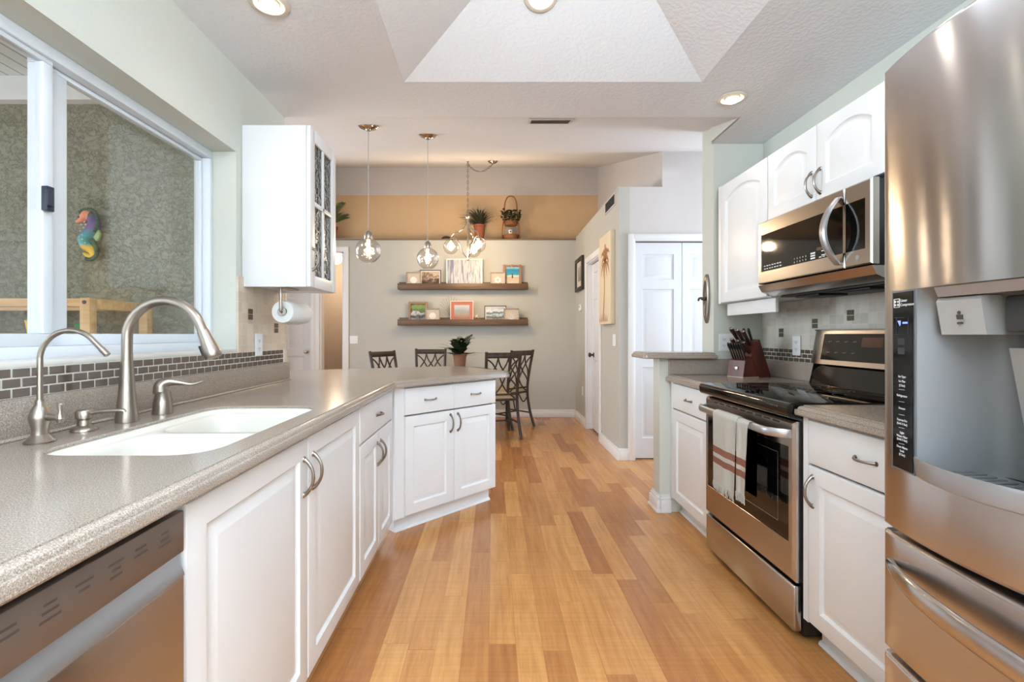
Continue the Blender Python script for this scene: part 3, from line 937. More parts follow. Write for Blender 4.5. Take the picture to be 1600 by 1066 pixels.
# countertop with sink cut-out, one slab round the corner
t = thing('countertop', 'speckled taupe countertop running past the sink to the angled peninsula', 'countertop', (-0.9, 1.0, 0.872), world=True)
P = [(-0.55, -1.2), (-0.55, 2.685), (0.115, 3.35), (0.125, 3.44), (-0.30, 4.02), (-1.60, 3.45), (-1.60, 2.765), (-1.2, 2.765), (-1.2, -1.2)]
P = round_poly(P, [0, 0.03, 0.05, 0.05, 0.16, 0.1, 0, 0, 0], 6)
hole = rrect(-1.035, -0.635, 1.03, 1.75, 0.10, 8)
g = G()
zt = 0.915
prof = [(0.022, zt), (0.0215, zt - 0.0028), (0.0195, zt - 0.0032), (0.014, zt - 0.005), (0.0095, zt - 0.0095), (0.0075, zt - 0.0150), (0.0070, zt - 0.0172), (0.0015, zt - 0.0182), (0.0, zt - 0.021), (0.0, zt - 0.036), (0.003, zt - 0.0405), (0.010, zt - 0.042), (0.06, zt - 0.042)]
LO = [[V((p.x, p.y, z)) for p in offset_poly(P, d)] for d, z in prof]
rings = g.loops(LO, cap0=False, cap1=False)
top_ring = rings[0]
hr = [(0.0, zt), (-0.004, zt - 0.003), (-0.004, zt - 0.030)]
HL = [[V((p.x, p.y, z)) for p in offset_poly(hole, -d)] for d, z in hr]
hrings = g.loops([HL[0]] + [[V((p.x, p.y, z)) for p in offset_poly(hole, d)] for d, z in ((0.003, zt - 0.0025), (0.003, zt - 0.008), (-0.024, zt - 0.008), (-0.024, zt - 0.042))], cap0=False, cap1=False)
es = []
for ring in (top_ring, hrings[0]):
    for i in range(len(ring)):
        e = g.bm.edges.get((ring[i], ring[(i + 1) % len(ring)])) or g.bm.edges.new((ring[i], ring[(i + 1) % len(ring)]))
        es.append(e)
bmesh.ops.triangle_fill(g.bm, edges=es, use_beauty=True, use_dissolve=False)
part('slab', g, stone, t, smooth=30)
# upstand
g = G(); g.box(-1.219, -1.199, -1.2, 2.78, zt + 0.0005, 1.018, 0.003)
g.tube([(-1.197, -1.2, zt + 0.001), (-1.197, 2.785, zt + 0.001)], 0.006, 8)
part('upstand', g, stone, t)
# sink bowls
t = thing('sink', 'white undermount double bowl sink set in the taupe countertop', 'sink', (-0.835, 1.39, 0.70), world=True)
deck_z = 0.889
g = G()
rim = g.loops([[V((p.x, p.y, z)) for p in offset_poly(hole, d)] for d, z in ((-0.012, 0.878), (-0.012, 0.9062), (0.0005, 0.9066), (0.004, 0.903), (0.007, 0.894), (0.014, deck_z))], cap0=False, cap1=False)
es = []
def ring_edges(ring):
    for i in range(len(ring)):
        es.append(g.bm.edges.get((ring[i], ring[(i + 1) % len(ring)])) or g.bm.edges.new((ring[i], ring[(i + 1) % len(ring)])))
ring_edges(rim[-1])
bowls = []
for (y0, y1, ra) in ((1.05, 1.372, 0.085), (1.40, 1.73, 0.085)):
    a = rrect(-1.015, -0.655, y0, y1, ra, 8)
    top = [V((p.x, p.y, deck_z)) for p in a]
    L = g.loops([top] + [[V((p.x, p.y, z)) for p in offset_poly(a, d)] for d, z in ((0.004, deck_z - 0.003), (0.008, 0.87), (0.016, 0.80), (0.024, 0.73), (0.045, 0.704), (0.09, 0.696))], cap0=False, cap1=True)
    ring_edges(L[0])
bmesh.ops.triangle_fill(g.bm, edges=es, use_beauty=True, use_dissolve=False)
sb_ = part('basin', g, sink_white, t, smooth=50)
for c in (1.21, 1.565):
    g = G(); g.lathe([(0.045, 0), (0.043, 0.003), (0.034, 0.002), (0.03, -0.004)], (-0.835, c, 0.697), 24); part('drain', g, chrome, sb_)

# faucets
t = thing('kitchen_faucet', 'tall brushed nickel gooseneck faucet with pull-down spray head', 'faucet', (-1.11, 1.42, zt), world=True)
fx, fy = -1.112, 1.43
g = G(); g.lathe([(0.030, 0.9155), (0.0305, 0.925), (0.028, 0.945), (0.022, 1.0), (0.0185, 1.06), (0.0165, 1.09), (0.0165, 1.10)], (fx, fy, 0), 28); part('base', g, nickel, t)
g = G()
pts = [(fx, fy, 1.10), (fx, fy, 1.15)] + arc((fx + 0.115, fy, 1.168), 0.115, PI, 0.13 * PI, 18)[1:] 
lx, ly, lz = pts[-1]
pts = pts + [(lx + 0.008, fy, lz - 0.018)]
g.tube(spline(pts, 3), 0.0145, 18); part('gooseneck', g, nickel, t)
d_ = V((0.40, 0, -0.92)); e0 = V(pts[-1])
g = G(); g.tube([e0, e0 + d_ * 0.004, e0 + d_ * 0.005, e0 + d_ * 0.03, e0 + d_ * 0.075, e0 + d_ * 0.088, e0 + d_ * 0.093], [0.0150, 0.0150, 0.0165, 0.0185, 0.0245, 0.0245, 0.021], 22)
sp = part('spray_head', g, nickel, t)
g = G(); q = e0 + d_ * 0.045 + V((-0.02, -0.006, -0.009)); g.tube([q, q + d_ * 0.032], [0.006, 0.0065], 10); part('spray_button', g, black_matte, sp)

t = thing('filter_faucet', 'slim brushed nickel water filter faucet with side lever', 'faucet', (-1.11, 1.155, zt), world=True)
fx, fy = -1.112, 1.155
g = G(); g.lathe([(0.030, 0.9155), (0.031, 0.919), (0.027, 0.923), (0.017, 0.935), (0.0165, 0.95), (0.0215, 0.972), (0.0215, 0.982), (0.015, 1.0), (0.0095, 1.008), (0.009, 1.02)], (fx, fy, 0), 26); part('base', g, nickel, t)
g = G()
pts = [(fx, fy, 1.015), (fx, fy, 1.08), (fx, fy, 1.12)] + arc((fx + 0.075, fy, 1.115), 0.0755, 0.97 * PI, 0.22 * PI, 14)
lx, ly, lz = pts[-1]; pts.append((lx + 0.03, fy, lz - 0.03))
g.tube(spline(pts, 3), 0.0062, 14)
e0 = V(pts[-1]); g.tube([e0 - V((0.012, 0, -0.012)), e0 + V((0.003, 0, -0.003))], 0.0072, 14)
part('spout', g, nickel, t)
g = G(); g.tube([(fx + 0.014, fy, 0.978), (fx + 0.045, fy, 0.976), (fx + 0.052, fy, 0.974)], [0.010, 0.007, 0.0095], 14)
g.tube([(fx + 0.050, fy, 0.964), (fx + 0.050, fy, 0.974), (fx + 0.050, fy, 0.99), (fx + 0.050, fy, 1.008), (fx + 0.050, fy, 1.012)], [0.006, 0.0095, 0.0045, 0.0075, 0.005], 14)
part('lever', g, nickel, t)

t = thing('soap_dispenser', 'squat brushed nickel soap dispenser between the two faucets', 'soap dispenser', (-1.13, 1.29, zt), world=True)
fx, fy = -1.125, 1.295
g = G(); g.lathe([(0.030, 0.9155), (0.030, 0.919), (0.026, 0.925), (0.016, 0.931), (0.0145, 0.945), (0.0195, 0.951), (0.0195, 0.968), (0.016, 0.973), (0.004, 0.9745)], (fx, fy, 0), 26); part('base', g, nickel, t)
g = G(); g.tube(spline([(fx + 0.012, fy, 0.963), (fx + 0.05, fy + 0.01, 0.968), (fx + 0.088, fy + 0.02, 0.968), (fx + 0.094, fy + 0.022, 0.962)], 4), 0.0055, 12); part('spout', g, nickel, t)

t = thing('faucet_lever', 'brushed nickel single lever handle right of the gooseneck faucet', 'faucet lever', (-1.108, 1.57, zt), world=True)
fx, fy = -1.105, 1.575
g = G(); g.lathe([(0.030, 0.9155), (0.0305, 0.921), (0.027, 0.955), (0.022, 0.985), (0.0235, 0.99)], (fx, fy, 0), 26); part('base', g, nickel, t)
g = G()
pp = spline([(fx - 0.006, fy, 0.984), (fx - 0.004, fy, 1.008), (fx + 0.016, fy + 0.004, 1.022), (fx + 0.05, fy + 0.012, 1.018), (fx + 0.085, fy + 0.02, 1.012), (fx + 0.118, fy + 0.028, 1.022)], 5)
g.tube(pp, lerp_list([0.023, 0.022, 0.016, 0.0095, 0.006, 0.003], len(pp)), 16)
part('handle', g, nickel, t, smooth=60)

# mosaic strip and field tile on the left wall
t = thing('tile_backsplash', 'warm travertine backsplash with dark mosaic strip beside the sink window', 'backsplash', (-1.21, 1.4, 1.02), world=True)
g = G()
g.box(-1.2195, -1.2105, -1.2, 2.735, 1.0185, 1.0955)
part('grout', g, grout_m, t)
def mosaic_rows(g, xa, xb, y0, y1, z0, n=3, hh=0.0255, bw=0.0495):
    for r in range(n):
        y = y0 - (bw / 2 if r % 2 else 0)
        while y < y1 - 0.008:
            a, b = max(y, y0) + 0.0023, min(y + bw, y1) - 0.0023
            if b - a > 0.006: g.box(xa, xb, a, b, z0 + r * hh + 0.0021, z0 + (r + 1) * hh - 0.0021, 0.001, 1)
            y += bw
g = G(); mosaic_rows(g, -1.2105, -1.2085, -0.6, 2.715, 1.0185)
mo = part('mosaic', g, mosaic, t)
g = G(); g.box(-1.2195, -1.2095, 2.2365, 2.735, 1.0955, 1.46)
g.box(-1.2195, -1.207, 2.735, 2.757, 1.0185, 1.46, 0.003)
part('field_tile', g, tile_warm, t)
for (yy, zz) in ((2.325, 1.255), (2.605, 1.19)):
    for k in range(2):
        g = G(); g.box(-1.2096, -1.2065, yy, yy + 0.042, zz + k * 0.028, zz + k * 0.028 + 0.025, 0.001, 1); part('accent_tile', g, mosaic, t)

# outlets
def outlet(name, label, c, right, up, w_=0.072, h_=0.116, kind='outlet', gang=1):
    """cover plate with its fittings; c = centre on the wall, right/up = its axes"""
    t = thing(name, label, 'wall plate', c, world=True)
    r, u = V(right), V(up); n = r.cross(u); c = V(c)
    def b(g, a0, a1, b0, b1, d0, d1, bev=0.0):
        k = len(g.bm.verts)
        g.box(a0, a1, b0, b1, d0, d1, bev, 1)
        g.bm.verts.ensure_lookup_table()
        for v in g.bm.verts[k:]:
            v.co = c + r * v.co.x + u * v.co.y + n * v.co.z
    g = G(); b(g, -w_ / 2, w_ / 2, -h_ / 2, h_ / 2, 0.0005, 0.006, 0.002); p_ = part('cover_plate', g, plate_white, t)
    for q in range(gang):
        ox = (q - (gang - 1) / 2) * 0.046
        if kind == 'outlet':
            for s in (-0.02, 0.02):
                g = G(); b(g, ox - 0.016, ox + 0.016, s - 0.014, s + 0.014, 0.006, 0.0072, 0.001); f = part('socket', g, plate_white, t)
                g = G()
                b(g, ox - 0.008, ox - 0.0055, s - 0.004, s + 0.006, 0.0072, 0.0076); b(g, ox + 0.0055, ox + 0.008, s - 0.004, s + 0.006, 0.0072, 0.0076)
                b(g, ox - 0.002, ox + 0.002, s - 0.010, s - 0.006, 0.0072, 0.0076)
                part('slots', g, dark_grey, f)
        else:
            g = G(); b(g, ox - 0.012, ox + 0.012, -0.03, 0.03, 0.006, 0.0085, 0.001); part('rocker', g, plate_white, t)
    return t
outlet('wall_outlet', 'white outlet on the warm tile below the paper towel roll', (-1.2095, 2.425, 1.128), (0, 1, 0), (0, 0, 1))

# ================================================================== LEFT WALL CABINET
t = thing('wall_cabinet', 'white wall cabinet with glass panes beside the sink window', 'cabinet', (-0.907, 2.285, 1.413), PI / 2)
W_, D_, H_ = 0.37, 0.311, 0.785
g = G()
g.box(0, 0.018, 0, D_, 0, H_, 0.001); g.box(W_ - 0.018, W_, 0, D_, 0, H_, 0.001)
g.box(0.018, W_ - 0.018, 0, D_, H_ - 0.018, H_); g.box(0.018, W_ - 0.018, 0, D_, 0.012, 0.03); g.box(0.018, W_ - 0.018, D_ - 0.01, D_, 0.03, H_ - 0.018)
part('carcass', g, cab_white, t)
for z_ in (0.29, 0.53):
    g = G(); g.box(0.019, W_ - 0.019, 0.03, D_ - 0.012, z_, z_ + 0.016); part('shelf', g, cab_white, t)
g = G()
yd0, yd1 = -0.021, -0.001
sw = 0.06
g.box(0.0, sw, yd0, yd1, 0, H_, 0.003); g.box(W_ - sw, W_, yd0, yd1, 0, H_, 0.003)
g.box(sw, W_ - sw, yd0, yd1, 0, sw, 0.003); g.box(sw, W_ - sw, yd0, yd1, H_ - sw, H_, 0.003)
g.box(W_ / 2 - 0.011, W_ / 2 + 0.011, yd0 + 0.002, yd1, sw, H_ - sw, 0.003); g.box(sw, W_ - sw, yd0 + 0.002, yd1, 0.42 - 0.011, 0.42 + 0.011, 0.003)
dd = part('door', g, cab_white, t)
g = G(); g.box(sw - 0.004, W_ - sw + 0.004, -0.0115, -0.0085, sw - 0.004, H_ - sw + 0.004); part('glass_panes', g, glass_cab, dd)
g = G(); bow_handle(g, (0.028, yd0, 0.19), (0.028, yd0, 0.085), (0, -1, 0)); part('handle', g, nickel_dark, dd)

t = thing('paper_towel_holder', 'brushed nickel paper towel holder hanging under the wall cabinet', 'paper towel holder', (-1.075, 2.5, 1.41), world=True)
g = G(); g.box(-1.10, -1.05, 2.37, 2.55, 1.4175, 1.4245, 0.002); part('mount', g, nickel, t)
g = G(); g.tube(spline([(-1.075, 2.385, 1.419), (-1.075, 2.385, 1.36), (-1.075, 2.387, 1.31), (-1.075, 2.393, 1.297), (-1.075, 2.42, 1.297)], 5), 0.008, 12)
g.tube([(-1.075, 2.42, 1.297), (-1.075, 2.67, 1.297)], 0.007, 12); part('arm', g, nickel, t)
g = G(); g.lathe([(0.003, 2.392), (0.021, 2.394), (0.021, 2.402), (0.012, 2.404), (0.012, 2.41)], (-1.075, 0, 1.297), 24, 'y'); part('end_cap', g, nickel, t)
g = G()
g.lathe([(0.022, 2.405), (0.055, 2.405), (0.0575, 2.409), (0.0575, 2.656), (0.055, 2.66), (0.022, 2.66), (0.021, 2.655), (0.021, 2.41), (0.022, 2.405)], (-1.075, 0, 1.297), 36, 'y', cap0=False, cap1=False)
# loose end of the sheet
L = []
for k in range(7):
    a = math.radians(-95 - 5 * k) ; rr = 0.0577 + 0.0022 * k * k * 0.25
    L.append((-1.075 + rr * math.cos(a) + 0.004 * k, 1.297 + rr * math.sin(a)))
g.loops([[V((x, 2.409, z)) for x, z in L] + [V((x, 2.409, z + 0.0008)) for x, z in L[::-1]], [V((x, 2.656, z)) for x, z in L] + [V((x, 2.656, z + 0.0008)) for x, z in L[::-1]]])
solo('paper_towel_roll', g, paper_white, 'white paper towel roll on the holder under the glass-door cabinet', 'paper towel')

# ================================================================== LIGHTS
def pendant(label, x, y, zg, rg):
    ctop = slope_z(y)
    t = thing('pendant_light', label, 'pendant light', (x, y, ctop), group='glass globe pendants over the peninsula')
    zb = zg - ctop          # globe centre below the ceiling
    g = G(); g.lathe([(0.004, -0.034), (0.014, -0.033), (0.018, -0.026), (0.034, -0.020), (0.058, -0.010), (0.066, 0.0), (0.064, 0.012), (0.004, 0.016)], (0, 0, 0), 28)
    part('canopy', g, chrome, t)
    g = G(); g.tube([(0, 0, -0.03), (0, 0, zb + rg + 0.055)], 0.0028, 8); part('cord', g, M_cord, t)
    g = G(); g.lathe([(0.004, zb + rg + 0.062), (0.008, zb + rg + 0.06), (0.009, zb + rg + 0.045), (0.020, zb + rg + 0.036), (0.025, zb + rg + 0.018), (0.027, zb + rg - 0.006), (0.024, zb + rg - 0.012), (0.004, zb + rg - 0.012)], (0, 0, 0), 24)
    part('socket_cap', g, nickel, t)
    g = G()
    prof = []
    for k in range(15):
        a = 0.30 + (PI - 0.30 - 0.45) * k / 14
        prof.append((rg * math.sin(a), zb + rg * math.cos(a)))
    inner = [(r - 0.003, z) for r, z in prof][::-1]
    g.lathe(prof + inner, (0, 0, 0), 36, cap0=False, cap1=False)
    g.lathe([prof[-1], (prof[-1][0] - 0.001, prof[-1][1] - 0.002), (0.002, prof[-1][1] - 0.003)], (0, 0, 0), 36, cap0=False, cap1=False)
    part('globe', g, glass_ripple, t, smooth=60)
    g = G(); g.lathe([(0.010, zb + rg - 0.012), (0.011, zb + 0.035), (0.013, zb + 0.01), (0.014, zb - 0.015), (0.011, zb - 0.032), (0.004, zb - 0.038)], (0, 0, 0), 18)
    part('bulb', g, bulb_glow, t)
    point('pendant_lamp', (x, y, zg), 3, (1.0, 0.82, 0.6), 0.03)
    return t
M_cord = M('silver_cord', (176, 168, 160), 0.5)
pendant('glass globe pendant nearer the wall cabinet', -0.805, 3.043, 1.724, 0.081)
pendant('glass globe pendant hanging over the outer end of the peninsula', -0.472, 3.41, 1.732, 0.079)

# swagged chandelier over the dining table
CX, CY = -0.305, 5.75
czl = slope_z(CY)
t = thing('chandelier', 'swag chain chandelier with three clear globes over the dining table', 'chandelier', (CX, CY, 2.3), world=True)
g = G(); cx2 = 0.0; cy2 = 5.66; cz2 = slope_z(cy2)
g.lathe([(0.004, -0.04), (0.02, -0.035), (0.05, -0.02), (0.062, -0.004), (0.06, 0.015), (0.004, 0.02)], (cx2, cy2, cz2), 24); part('canopy', g, chrome, t)
def chain(g, pts, step=0.03, r=0.0036):
    P = spline(pts, 24)
    d = 0.0; last = P[0]; k = 0
    acc = [P[0]]
    for a, b in zip(P, P[1:]):
        d += (b - a).length
        if d >= step: acc.append(b); d = 0.0
    for a, b in zip(acc, acc[1:]):
        t_ = (b - a).normalized(); o = V((0, 1, 0)) if k % 2 else V((1, 0, 0))
        o = (o - t_ * o.dot(t_)).normalized(); c = (a + b) / 2
        g.tube([c + t_ * math.cos(q) * step * 0.68 + o * math.sin(q) * 0.010 for q in [2 * PI * i / 10 for i in range(10)]], r, 6, closed=True)
        k += 1
g = G(); chain(g, [(CX, CY, czl - 0.03), (CX + 0.06, CY - 0.01, czl - 0.10), (CX + 0.16, CY - 0.05, czl - 0.145), (CX + 0.25, CY - 0.07, czl - 0.11), (cx2, cy2, cz2 - 0.04)])
chain(g, [(CX, CY, czl - 0.03), (CX, CY, czl - 0.25), (CX, CY, 2.655)]); part('chain', g, nickel_dark, t)
g = G(); g.tube([(CX, CY, czl + 0.01), (CX, CY, czl - 0.01), (CX, CY, czl - 0.03)], [0.016, 0.012, 0.006], 12); part('hook', g, nickel_dark, t)
g = G(); g.lathe([(0.004, 2.66), (0.012, 2.655), (0.03, 2.63), (0.044, 2.612), (0.03, 2.596), (0.014, 2.585), (0.012, 2.57), (0.011, 2.12), (0.017, 2.105), (0.015, 2.085), (0.004, 2.08)], (CX, CY, 0), 20); part('stem', g, nickel, t)
for k, ad in enumerate((188, -50, 72)):
    a = math.radians(ad); dx, dy = math.cos(a), math.sin(a)
    def Q(r, z): return (CX + dx * r * 1.05, CY + dy * r * 1.05, z + 0.045)
    g = G()
    g.tube(spline([Q(0.012, 2.52), Q(0.05, 2.44), Q(0.10, 2.40), Q(0.16, 2.37), Q(0.195, 2.33), Q(0.197, 2.30)], 6), 0.0075, 10)
    g.tube(spline([Q(0.197, 2.305), Q(0.15, 2.31), Q(0.10, 2.25), Q(0.06, 2.14), Q(0.012, 2.075)], 6), 0.0065, 10)
    ar = part('arm', g, chrome, t)
    gc = Q(0.197, 2.205)
    g = G(); g.lathe([(0.006, 0.10), (0.02, 0.098), (0.024, 0.085), (0.024, 0.07), (0.01, 0.068)], gc, 18); part('socket', g, chrome, ar)
    g = G()
    prof = [(0.092 * math.sin(q), 0.092 * math.cos(q)) for q in [0.28 + (PI - 0.30) * i / 14 for i in range(15)]]
    g.lathe(prof + [(r - 0.003, z) for r, z in prof][::-1], gc, 32, cap0=False, cap1=False); part('globe', g, glass_globe, ar, smooth=60)
    g = G(); g.lathe([(0.010, 0.07), (0.012, 0.035), (0.016, 0.0), (0.018, -0.025), (0.013, -0.045), (0.004, -0.053)], gc, 18); part('bulb', g, bulb_glow, ar)
    point('chandelier_lamp', gc, 13, (1.0, 0.76, 0.50), 0.05)

# recessed downlights
def downlight(label, x, y, z, tilt=None, power=1.5, lx=0.0, ly=0.0):
    t = thing('downlight', label, 'ceiling light', (x, y, z), group='recessed downlights in the kitchen ceiling')
    if tilt: t.rotation_euler = tilt
    g = G(); g.lathe([(0.072, 0.0), (0.074, -0.004), (0.068, -0.008), (0.056, -0.009), (0.052, -0.004), (0.05, 0.02), (0.072, 0.02)], (0, 0, 0), 36, cap0=False, cap1=False); part('trim_ring', g, M_ring, t)
    g = G(); g.sphere((lx, ly, 0.012), 0.043, 24, 1, 1, 0.75); eb = part('eyeball', g, M_ring, t)
    g = G(); g.lathe([(0.002, -0.024), (0.025, -0.0235), (0.031, -0.019), (0.033, -0.012)], (lx, ly, 0.0), 24, cap0=True, cap1=False); part('lens', g, bulb_white, eb)
    spot('downlight_lamp', (x + lx, y + ly, z - 0.05), power, (1.0, 0.93, 0.84), 140, 0.04)
M_ring = M('cream_trim_ring', (208, 198, 184), 0.4)
downlight('recessed downlight in the ceiling nearest the window wall', -0.856, 1.80, 2.4495)
downlight('recessed downlight in the ceiling by the range wall soffit', 1.283, 2.52, 2.4495)
t_ = math.atan2(0.207, 0.45)
downlight('recessed downlight in the sloped tray recess', 0.205, 1.99, 2.45 + 0.46 * (2.363 - 1.99) - 0.002, (-t_, 0, 0), 4)
downlight('recessed downlight in the ceiling in front of the refrigerator', 1.30, 1.55, 2.4495)

# ceiling register on the slope
def register(name, label, loc, rot, w_, h_):
    t = thing(name, label, 'air vent', loc); t.rotation_euler = rot
    g = G(); b_ = 0.018
    g.box(-w_ / 2, w_ / 2, -h_ / 2, -h_ / 2 + b_, -0.008, 0, 0.002); g.box(-w_ / 2, w_ / 2, h_ / 2 - b_, h_ / 2, -0.008, 0, 0.002)
    g.box(-w_ / 2, -w_ / 2 + b_, -h_ / 2 + b_, h_ / 2 - b_, -0.008, 0, 0.002); g.box(w_ / 2 - b_, w_ / 2, -h_ / 2 + b_, h_ / 2 - b_, -0.008, 0, 0.002)
    part('vent_frame', g, M_vent, t)
    n_ = 6
    for k in range(n_):
        y_ = -h_ / 2 + b_ + (h_ - 2 * b_) * (k + 0.5) / n_
        g = G(); g.box(-w_ / 2 + b_, w_ / 2 - b_, -0.0075, 0.0075, -0.0008, 0.0008); g.move((0, y_, -0.005), rotx=0.7); part('slat', g, M_slat, t)
    g = G(); g.box(-w_ / 2 + b_, w_ / 2 - b_, -h_ / 2 + b_, h_ / 2 - b_, -0.0014, -0.0006); part('duct', g, dark_grey, t)
M_vent = M('vent_white', (200, 192, 190), 0.5); M_slat = M('vent_slat', (128, 120, 116), 0.5)
sl = math.atan(0.268)
register('ceiling_vent', 'grey slatted air vent in the ceiling past the tray', (0.35, 2.868, slope_z(2.868)), (sl, 0, 0), 0.27, 0.15)
register('wall_vent', 'dark slatted return vent at the top of the hall wall', (1.186, 4.75, 2.50), (0, PI / 2, 0), 0.13, 0.42)

# back hall globe
t = thing('globe_light', 'glowing white globe light seen through the cased opening', 'ceiling light', (-2.48, 7.45, 2.52))
g = G(); g.lathe([(0.004, -0.05), (0.05, -0.05), (0.07, -0.03), (0.075, 0.0)], (0, 0, 0), 24); part('base', g, M('ivory_base', (226, 210, 180), 0.5), t)
g = G(); g.sphere((0, 0, -0.135), 0.092, 28); part('globe', g, globe_white, t)
point('back_hall_lamp', (-2.48, 7.45, 2.20), 9, (1.0, 0.85, 0.65), 0.09)

# ================================================================== DINING CORNER
outlet('light_switch', 'white double switch plate right of the cased opening', (-1.985, 6.7195, 1.105), (1, 0, 0), (0, 0, 1), 0.115, 0.115, 'switch', 2)
outlet('light_switch', 'white switch plate on the hall wall under the palm canvas', (1.1855, 4.58, 1.125), (0, -1, 0), (0, 0, 1), 0.10, 0.118, 'switch', 1)
outlet('wall_outlet', 'small white outlet low on the hall wall by the baseboard', (1.1855, 6.2, 0.44), (0, -1, 0), (0, 0, 1))
t = thing('thermostat', 'small white thermostat under the dark framed picture', 'thermostat', (1.186, 6.32, 1.54), world=True)
g = G(); g.box(1.162, 1.1855, 6.27, 6.38, 1.495, 1.585, 0.006); part('body', g, plate_white, t)
g = G(); g.box(1.1612, 1.1622, 6.295, 6.355, 1.54, 1.57); part('screen', g, M('lcd_grey', (150, 158, 146), 0.3), t)

def ledge(label, z0, z1):
    g = G()
    g.box(-1.335, 0.495, 6.70, 6.7195, z0, z1 + 0.03, 0.002); g.box(-1.335, 0.495, 6.60, 6.70, z0, z0 + 0.035, 0.002); g.box(-1.335, 0.495, 6.585, 6.603, z0, z1, 0.002)
    return solo('picture_ledge', g, ledge_wood, label, 'shelf', 'brown picture ledges')
ledge('upper brown wooden picture ledge on the dining wall', 1.815, 1.898)
ledge('lower brown wooden picture ledge on the dining wall', 1.310, 1.393)
ZU, ZL = 1.8505, 1.3455
def pic_material(name, stops, nscale=6, amt=0.25, axis='Z', lo=0.0, hi=1.0, stretch=(1, 1, 1)):
    m = M(name, (200, 200, 200), 0.5)
    v = coords(m); s = node(m, 'ShaderNodeSeparateXYZ'); m.node_tree.links.new(v, s.inputs[0])
    n_ = noise(m, coords(m, 'Object', stretch), nscale, 4, 0.6)
    u = math_(m, 'DIVIDE', math_(m, 'SUBTRACT', s.outputs[axis], lo), hi - lo)
    f = math_(m, 'ADD', u, math_(m, 'MULTIPLY', math_(m, 'SUBTRACT', n_, 0.5), amt))
    setcol(m, ramp(m, f, stops))
    return m
def frame(name, label, x0, x1, z0, z1, y, fmat, fw, inner, mat_w=0.0, mat_m=None, deep=0.018, cat='picture', extra=None):
    """a standing frame: border, optional mat, picture"""
    t = thing(name, label, cat, ((x0 + x1) / 2, y, z0), group='framed pictures on the picture ledges')
    w_ = (x1 - x0) / 2; h_ = z1 - z0
    g = G()
    g.box(-w_, -w_ + fw, 0, deep, 0, h_, 0.0015); g.box(w_ - fw, w_, 0, deep, 0, h_, 0.0015)
    g.box(-w_ + fw, w_ - fw, 0, deep, 0, fw, 0.0015); g.box(-w_ + fw, w_ - fw, 0, deep, h_ - fw, h_, 0.0015)
    part('frame_border', g, fmat, t)
    i = fw
    if mat_w:
        g = G()
        a, b = w_ - fw, w_ - fw - mat_w
        g.box(-a, -b, deep * 0.55, deep * 0.7, fw, h_ - fw); g.box(b, a, deep * 0.55, deep * 0.7, fw, h_ - fw)
        g.box(-b, b, deep * 0.55, deep * 0.7, fw, fw + mat_w); g.box(-b, b, deep * 0.55, deep * 0.7, h_ - fw - mat_w, h_ - fw)
        part('picture_mat', g, mat_m, t)
        i = fw + mat_w
    g = G(); g.box(-w_ + i - 0.001, w_ - i + 0.001, deep * 0.72, deep * 0.9, i - 0.001, h_ - i + 0.001)
    part('picture', g, inner, t)
    if extra: extra(t, w_, h_, deep)
    return t
def sand_dollar(t, w_, h_, deep):
    g = G(); c = (0, deep * 0.71, h_ * 0.47); r = min(w_, h_ / 2) * 0.46
    g.lathe([(r, 0), (r * 0.96, -0.003), (r * 0.5, -0.006), (0.002, -0.007)], c, 26, 'y')
    for k in range(5):
        a = k * 2 * PI / 5 + PI / 2
        g.sphere((c[0] + r * 0.45 * math.cos(a), c[1] - 0.006, c[2] + r * 0.45 * math.sin(a)), r * 0.2, 10, 1, 0.25, 1)
    part('sand_dollar', g, shell_white, t)
def shell_flower(t, w_, h_, deep):
    g = G(); c = (0, deep * 0.71, h_ * 0.47); r = min(w_, h_ / 2) * 0.5
    for k in range(6):
        a = k * PI / 3 + PI / 6
        g.sphere((c[0] + r * 0.62 * math.cos(a), c[1] - 0.002, c[2] + r * 0.62 * math.sin(a)), r * 0.34, 12, 1, 0.2, 1)
    part('shell_flower', g, shell_white, t)
def coral_fan(t, w_, h_, deep):
    g = G(); c = V((0, deep * 0.70, h_ * 0.2)); r = min(w_, h_ / 2)
    for k in range(9):
        a = PI / 2 + (k - 4) * 0.27
        q = c + V((math.cos(a), 0, math.sin(a))) * r * 1.0
        g.tube([c, (c + q) / 2 + V((0.004 * (k % 2), 0, 0)), q], [0.004, 0.0035, 0.003], 6)
        for s in (0.5, 0.75, 1.0): g.sphere(c + (q - c) * s + V((0, -0.002, 0)), 0.0065, 8)
    part('coral_fan', g, shell_white, t)
# upper ledge
frame('shadow_box', 'grey shadow box with a white sand dollar at the left end of the upper ledge', -1.22, -1.012, ZU, 2.06, 6.615, grey_frame, 0.012, linen, extra=sand_dollar)
frame('photo_frame', 'sepia photo in a thin dark frame on the upper ledge', -1.03, -0.735, ZU, 2.096, 6.66, dark_frame, 0.010,
      pic_material('sepia_photo', [(0.2, S(62, 44, 34)), (0.42, S(120, 92, 74)), (0.5, S(196, 172, 150)), (0.62, S(110, 84, 66)), (0.85, S(200, 176, 152))], 14, 1.6, 'Z', 0, 0.24), 0.012, white_frame)
frame('canvas_print', 'large white framed print of blue-grey vertical streaks', -0.655, -0.145, ZU, 2.25, 6.635, white_frame, 0.014,
      pic_material('streaked_blue', [(0.2, S(120, 124, 146)), (0.4, S(196, 194, 192)), (0.5, S(170, 172, 182)), (0.6, S(206, 202, 196)), (0.75, S(104, 108, 138)), (0.9, S(186, 186, 190))], 3.0, 2.6, 'X', -0.5, 0.5, (9, 1, 0.6)))
frame('shadow_box', 'grey shadow box with a white shell flower on the upper ledge', -0.036, 0.178, ZU, 2.06, 6.615, grey_frame, 0.012, linen, extra=shell_flower)
